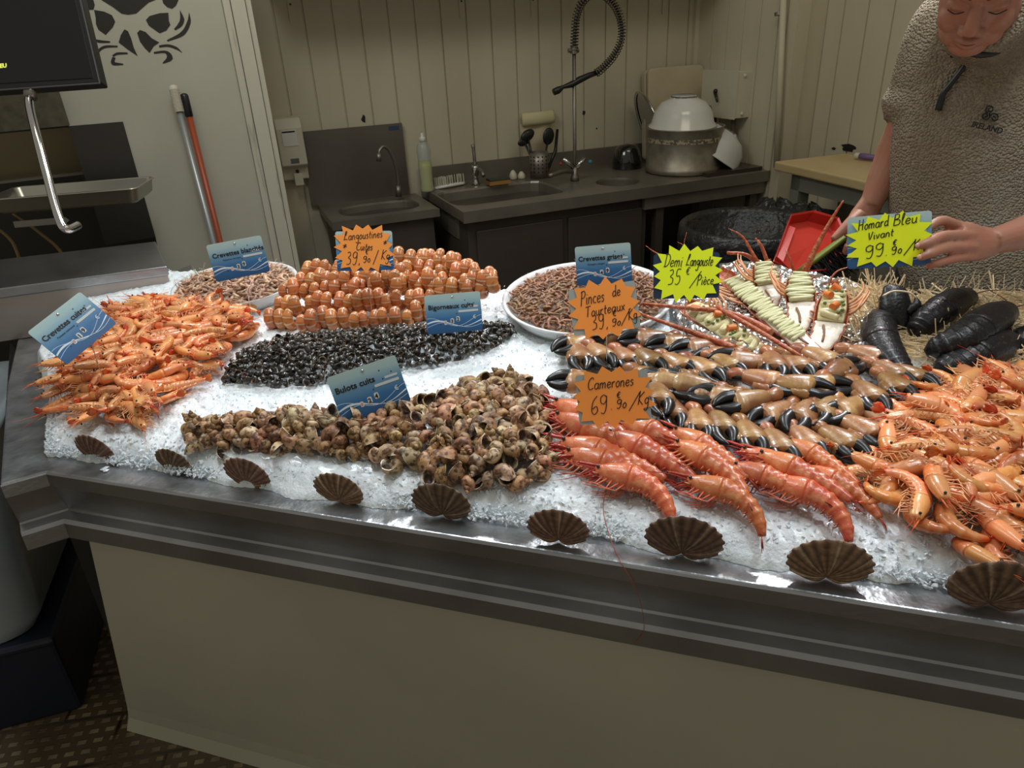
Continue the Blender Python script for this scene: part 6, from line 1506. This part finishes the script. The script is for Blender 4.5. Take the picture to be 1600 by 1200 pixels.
# clothes
FLE = mat('fleece', (.33, .27, .19), .95, noise=(7, (.38, .34, .27), .8, .42, .66), vor=(190, .008), spec=.1)
mb = MB()
tr = [D(1562, 8, 1.60), D(1560, 45, 1.61), D(1558, 115, 1.65), D(1553, 220, 1.71), D(1553, 310, 1.77), D(1562, 385, 1.80), D(1588, 432, 1.81), D(1610, 464, 1.81)]
trs = cr(tr, 5); k = np.linspace(0, 1, len(trs)); ki = np.linspace(0, 1, 8)
mb.tube(trs, np.interp(k, ki, [.120, .180, .220, .240, .248, .245, .235, .185]), np.interp(k, ki, [.075, .095, .120, .140, .150, .155, .150, .14]), A=RT, n=40)
mb.tube(cr([D(1510, 20, 1.61), D(1478, 50, 1.62), D(1448, 112, 1.66), D(1426, 172, 1.71), D(1421, 190, 1.715)], 5), np.interp(np.linspace(0, 1, 21), np.linspace(0, 1, 5), [.085, .083, .072, .062, .058]), n=26)
mb.tube(cr([D(1610, 20, 1.61), D(1690, 50, 1.62), D(1755, 160, 1.60), D(1768, 250, 1.56), D(1735, 292, 1.52)], 5), np.interp(np.linspace(0, 1, 21), np.linspace(0, 1, 5), [.085, .083, .075, .068, .060]), n=26)
mb.ball(D(1425, 158, 1.70), (.068, .068, .050), 20, 12)
# standing collar round the neck
nd = unit(NT-NB)
mb.tube([NB-nd*.02, NB+nd*.02, NB+nd*np.linalg.norm(NT-NB)*.50, NB+nd*np.linalg.norm(NT-NB)*.62], [.115, .098, .090, .080], n=28)
fl_ = put('fleece', mb, FLE, per); remesh(fl_, .009, 5, .6)
# zip, emblem: laid on the chest from the surface itself
def front_of(x, y, up=.002):
    """point of the fleece torso seen along this ray"""
    best = None
    r = ray(x, y); r = r
    for Z in np.arange(1.2, 1.9, .002):
        p = EYE+r*Z
        i = np.argmin(((trs-p)**2).sum(1)); kk = i/(len(trs)-1); ra = np.interp(kk, ki, [.120, .180, .220, .240, .248, .245, .235, .185]); rb = np.interp(kk, ki, [.075, .095, .120, .140, .150, .155, .150, .14])
        tt = unit(trs[min(i+1, len(trs)-1)]-trs[max(i-1, 0)]); A = unit(RT-(RT@tt)*tt); B = np.cross(tt, A); d = p-trs[i]
        if ((d@A)/ra)**2+((d@B)/rb)**2 < 1: return EYE+r*(Z-up)
    return EYE+r*1.6
zp = cr([front_of(x, y, .006) for x, y in ((1512, 88), (1505, 105), (1488, 128), (1473, 148), (1466, 172))], 5)
put('zip_flap', MB().tube(zp, np.interp(np.linspace(0, 1, len(zp)), [0, 1], [.0045, .0075]), .006, A=RT, n=10), BLACK, per, smooth=True)
put('collar_binding', MB().tube([NB+nd*np.linalg.norm(NT-NB)*.60+unit(np.cross(nd, RT))*(-.084)*math.cos(a)+RT*.084*math.sin(a) for a in np.linspace(-1.9, 1.9, 24)], .006, n=8), BLACK, per, smooth=True)
put('zip_pull', MB().tube([front_of(1491, 74, .018), front_of(1487, 90, .016)], [.003, .004], n=8), BLACK, per, smooth=True)
em = MB()
def spiral(cx, cy, r, a0, sg, turns=1.5):
    P = []
    for k in range(26):
        s = k/25; a = a0+sg*s*turns*2*math.pi; P.append((cx+r*(1-s*.85)*math.cos(a), cy+r*(1-s*.85)*math.sin(a)))
    return P
for cx, cy, a0 in ((1547, 171, 2.0), (1540, 181, -.6), (1554, 184, 3.6)):
    em.tube([front_of(x, y, .009) for x, y in spiral(cx, cy, 7.2, a0, 1)], .0016, n=6)
o = put('spiral_emblem', em, BLACK, per, fix=False)
tx = font_mb('IRELAND', .0165, .0006, 'CENTER', .0004)
e0 = front_of(1543, 199, .012); ex_ = unit(front_of(1560, 203, .012)-front_of(1526, 195, .012)); nz = unit(EYE-e0); ny = unit(np.cross(nz, ex_)); nz = np.cross(ex_, ny)
put('emblem_text', tx, BLACK, per, M=axes(ex_, ny, nz), loc=e0-ny*.006)
mb = MB(); tr2 = [D(1545, 392, 1.88), D(1535, 430, 1.92), D(1545, 500, 1.97)]
mb.tube(tr2, [.22, .245, .23], [.13, .14, .14], A=RT, n=28)
for s in (-1, 1):
    h_ = hip+RT*s*.10-EZ*.05; mb.tube([h_, np.array([h_[0], h_[1]+.02, .50]), np.array([h_[0], h_[1]+.05, .12])], [.115, .085, .075], n=18)
tq = put('trousers', mb, mat('black_trousers', (.012, .012, .013), .8), per); remesh(tq, .014, 4, .5)
for s in (-1, 1):
    h_ = hip+RT*s*.10; put('boot', MB().ball((h_[0], h_[1]-.0, .055), (.055, .145, .055), 18, 12), BLACK, per, smooth=True)
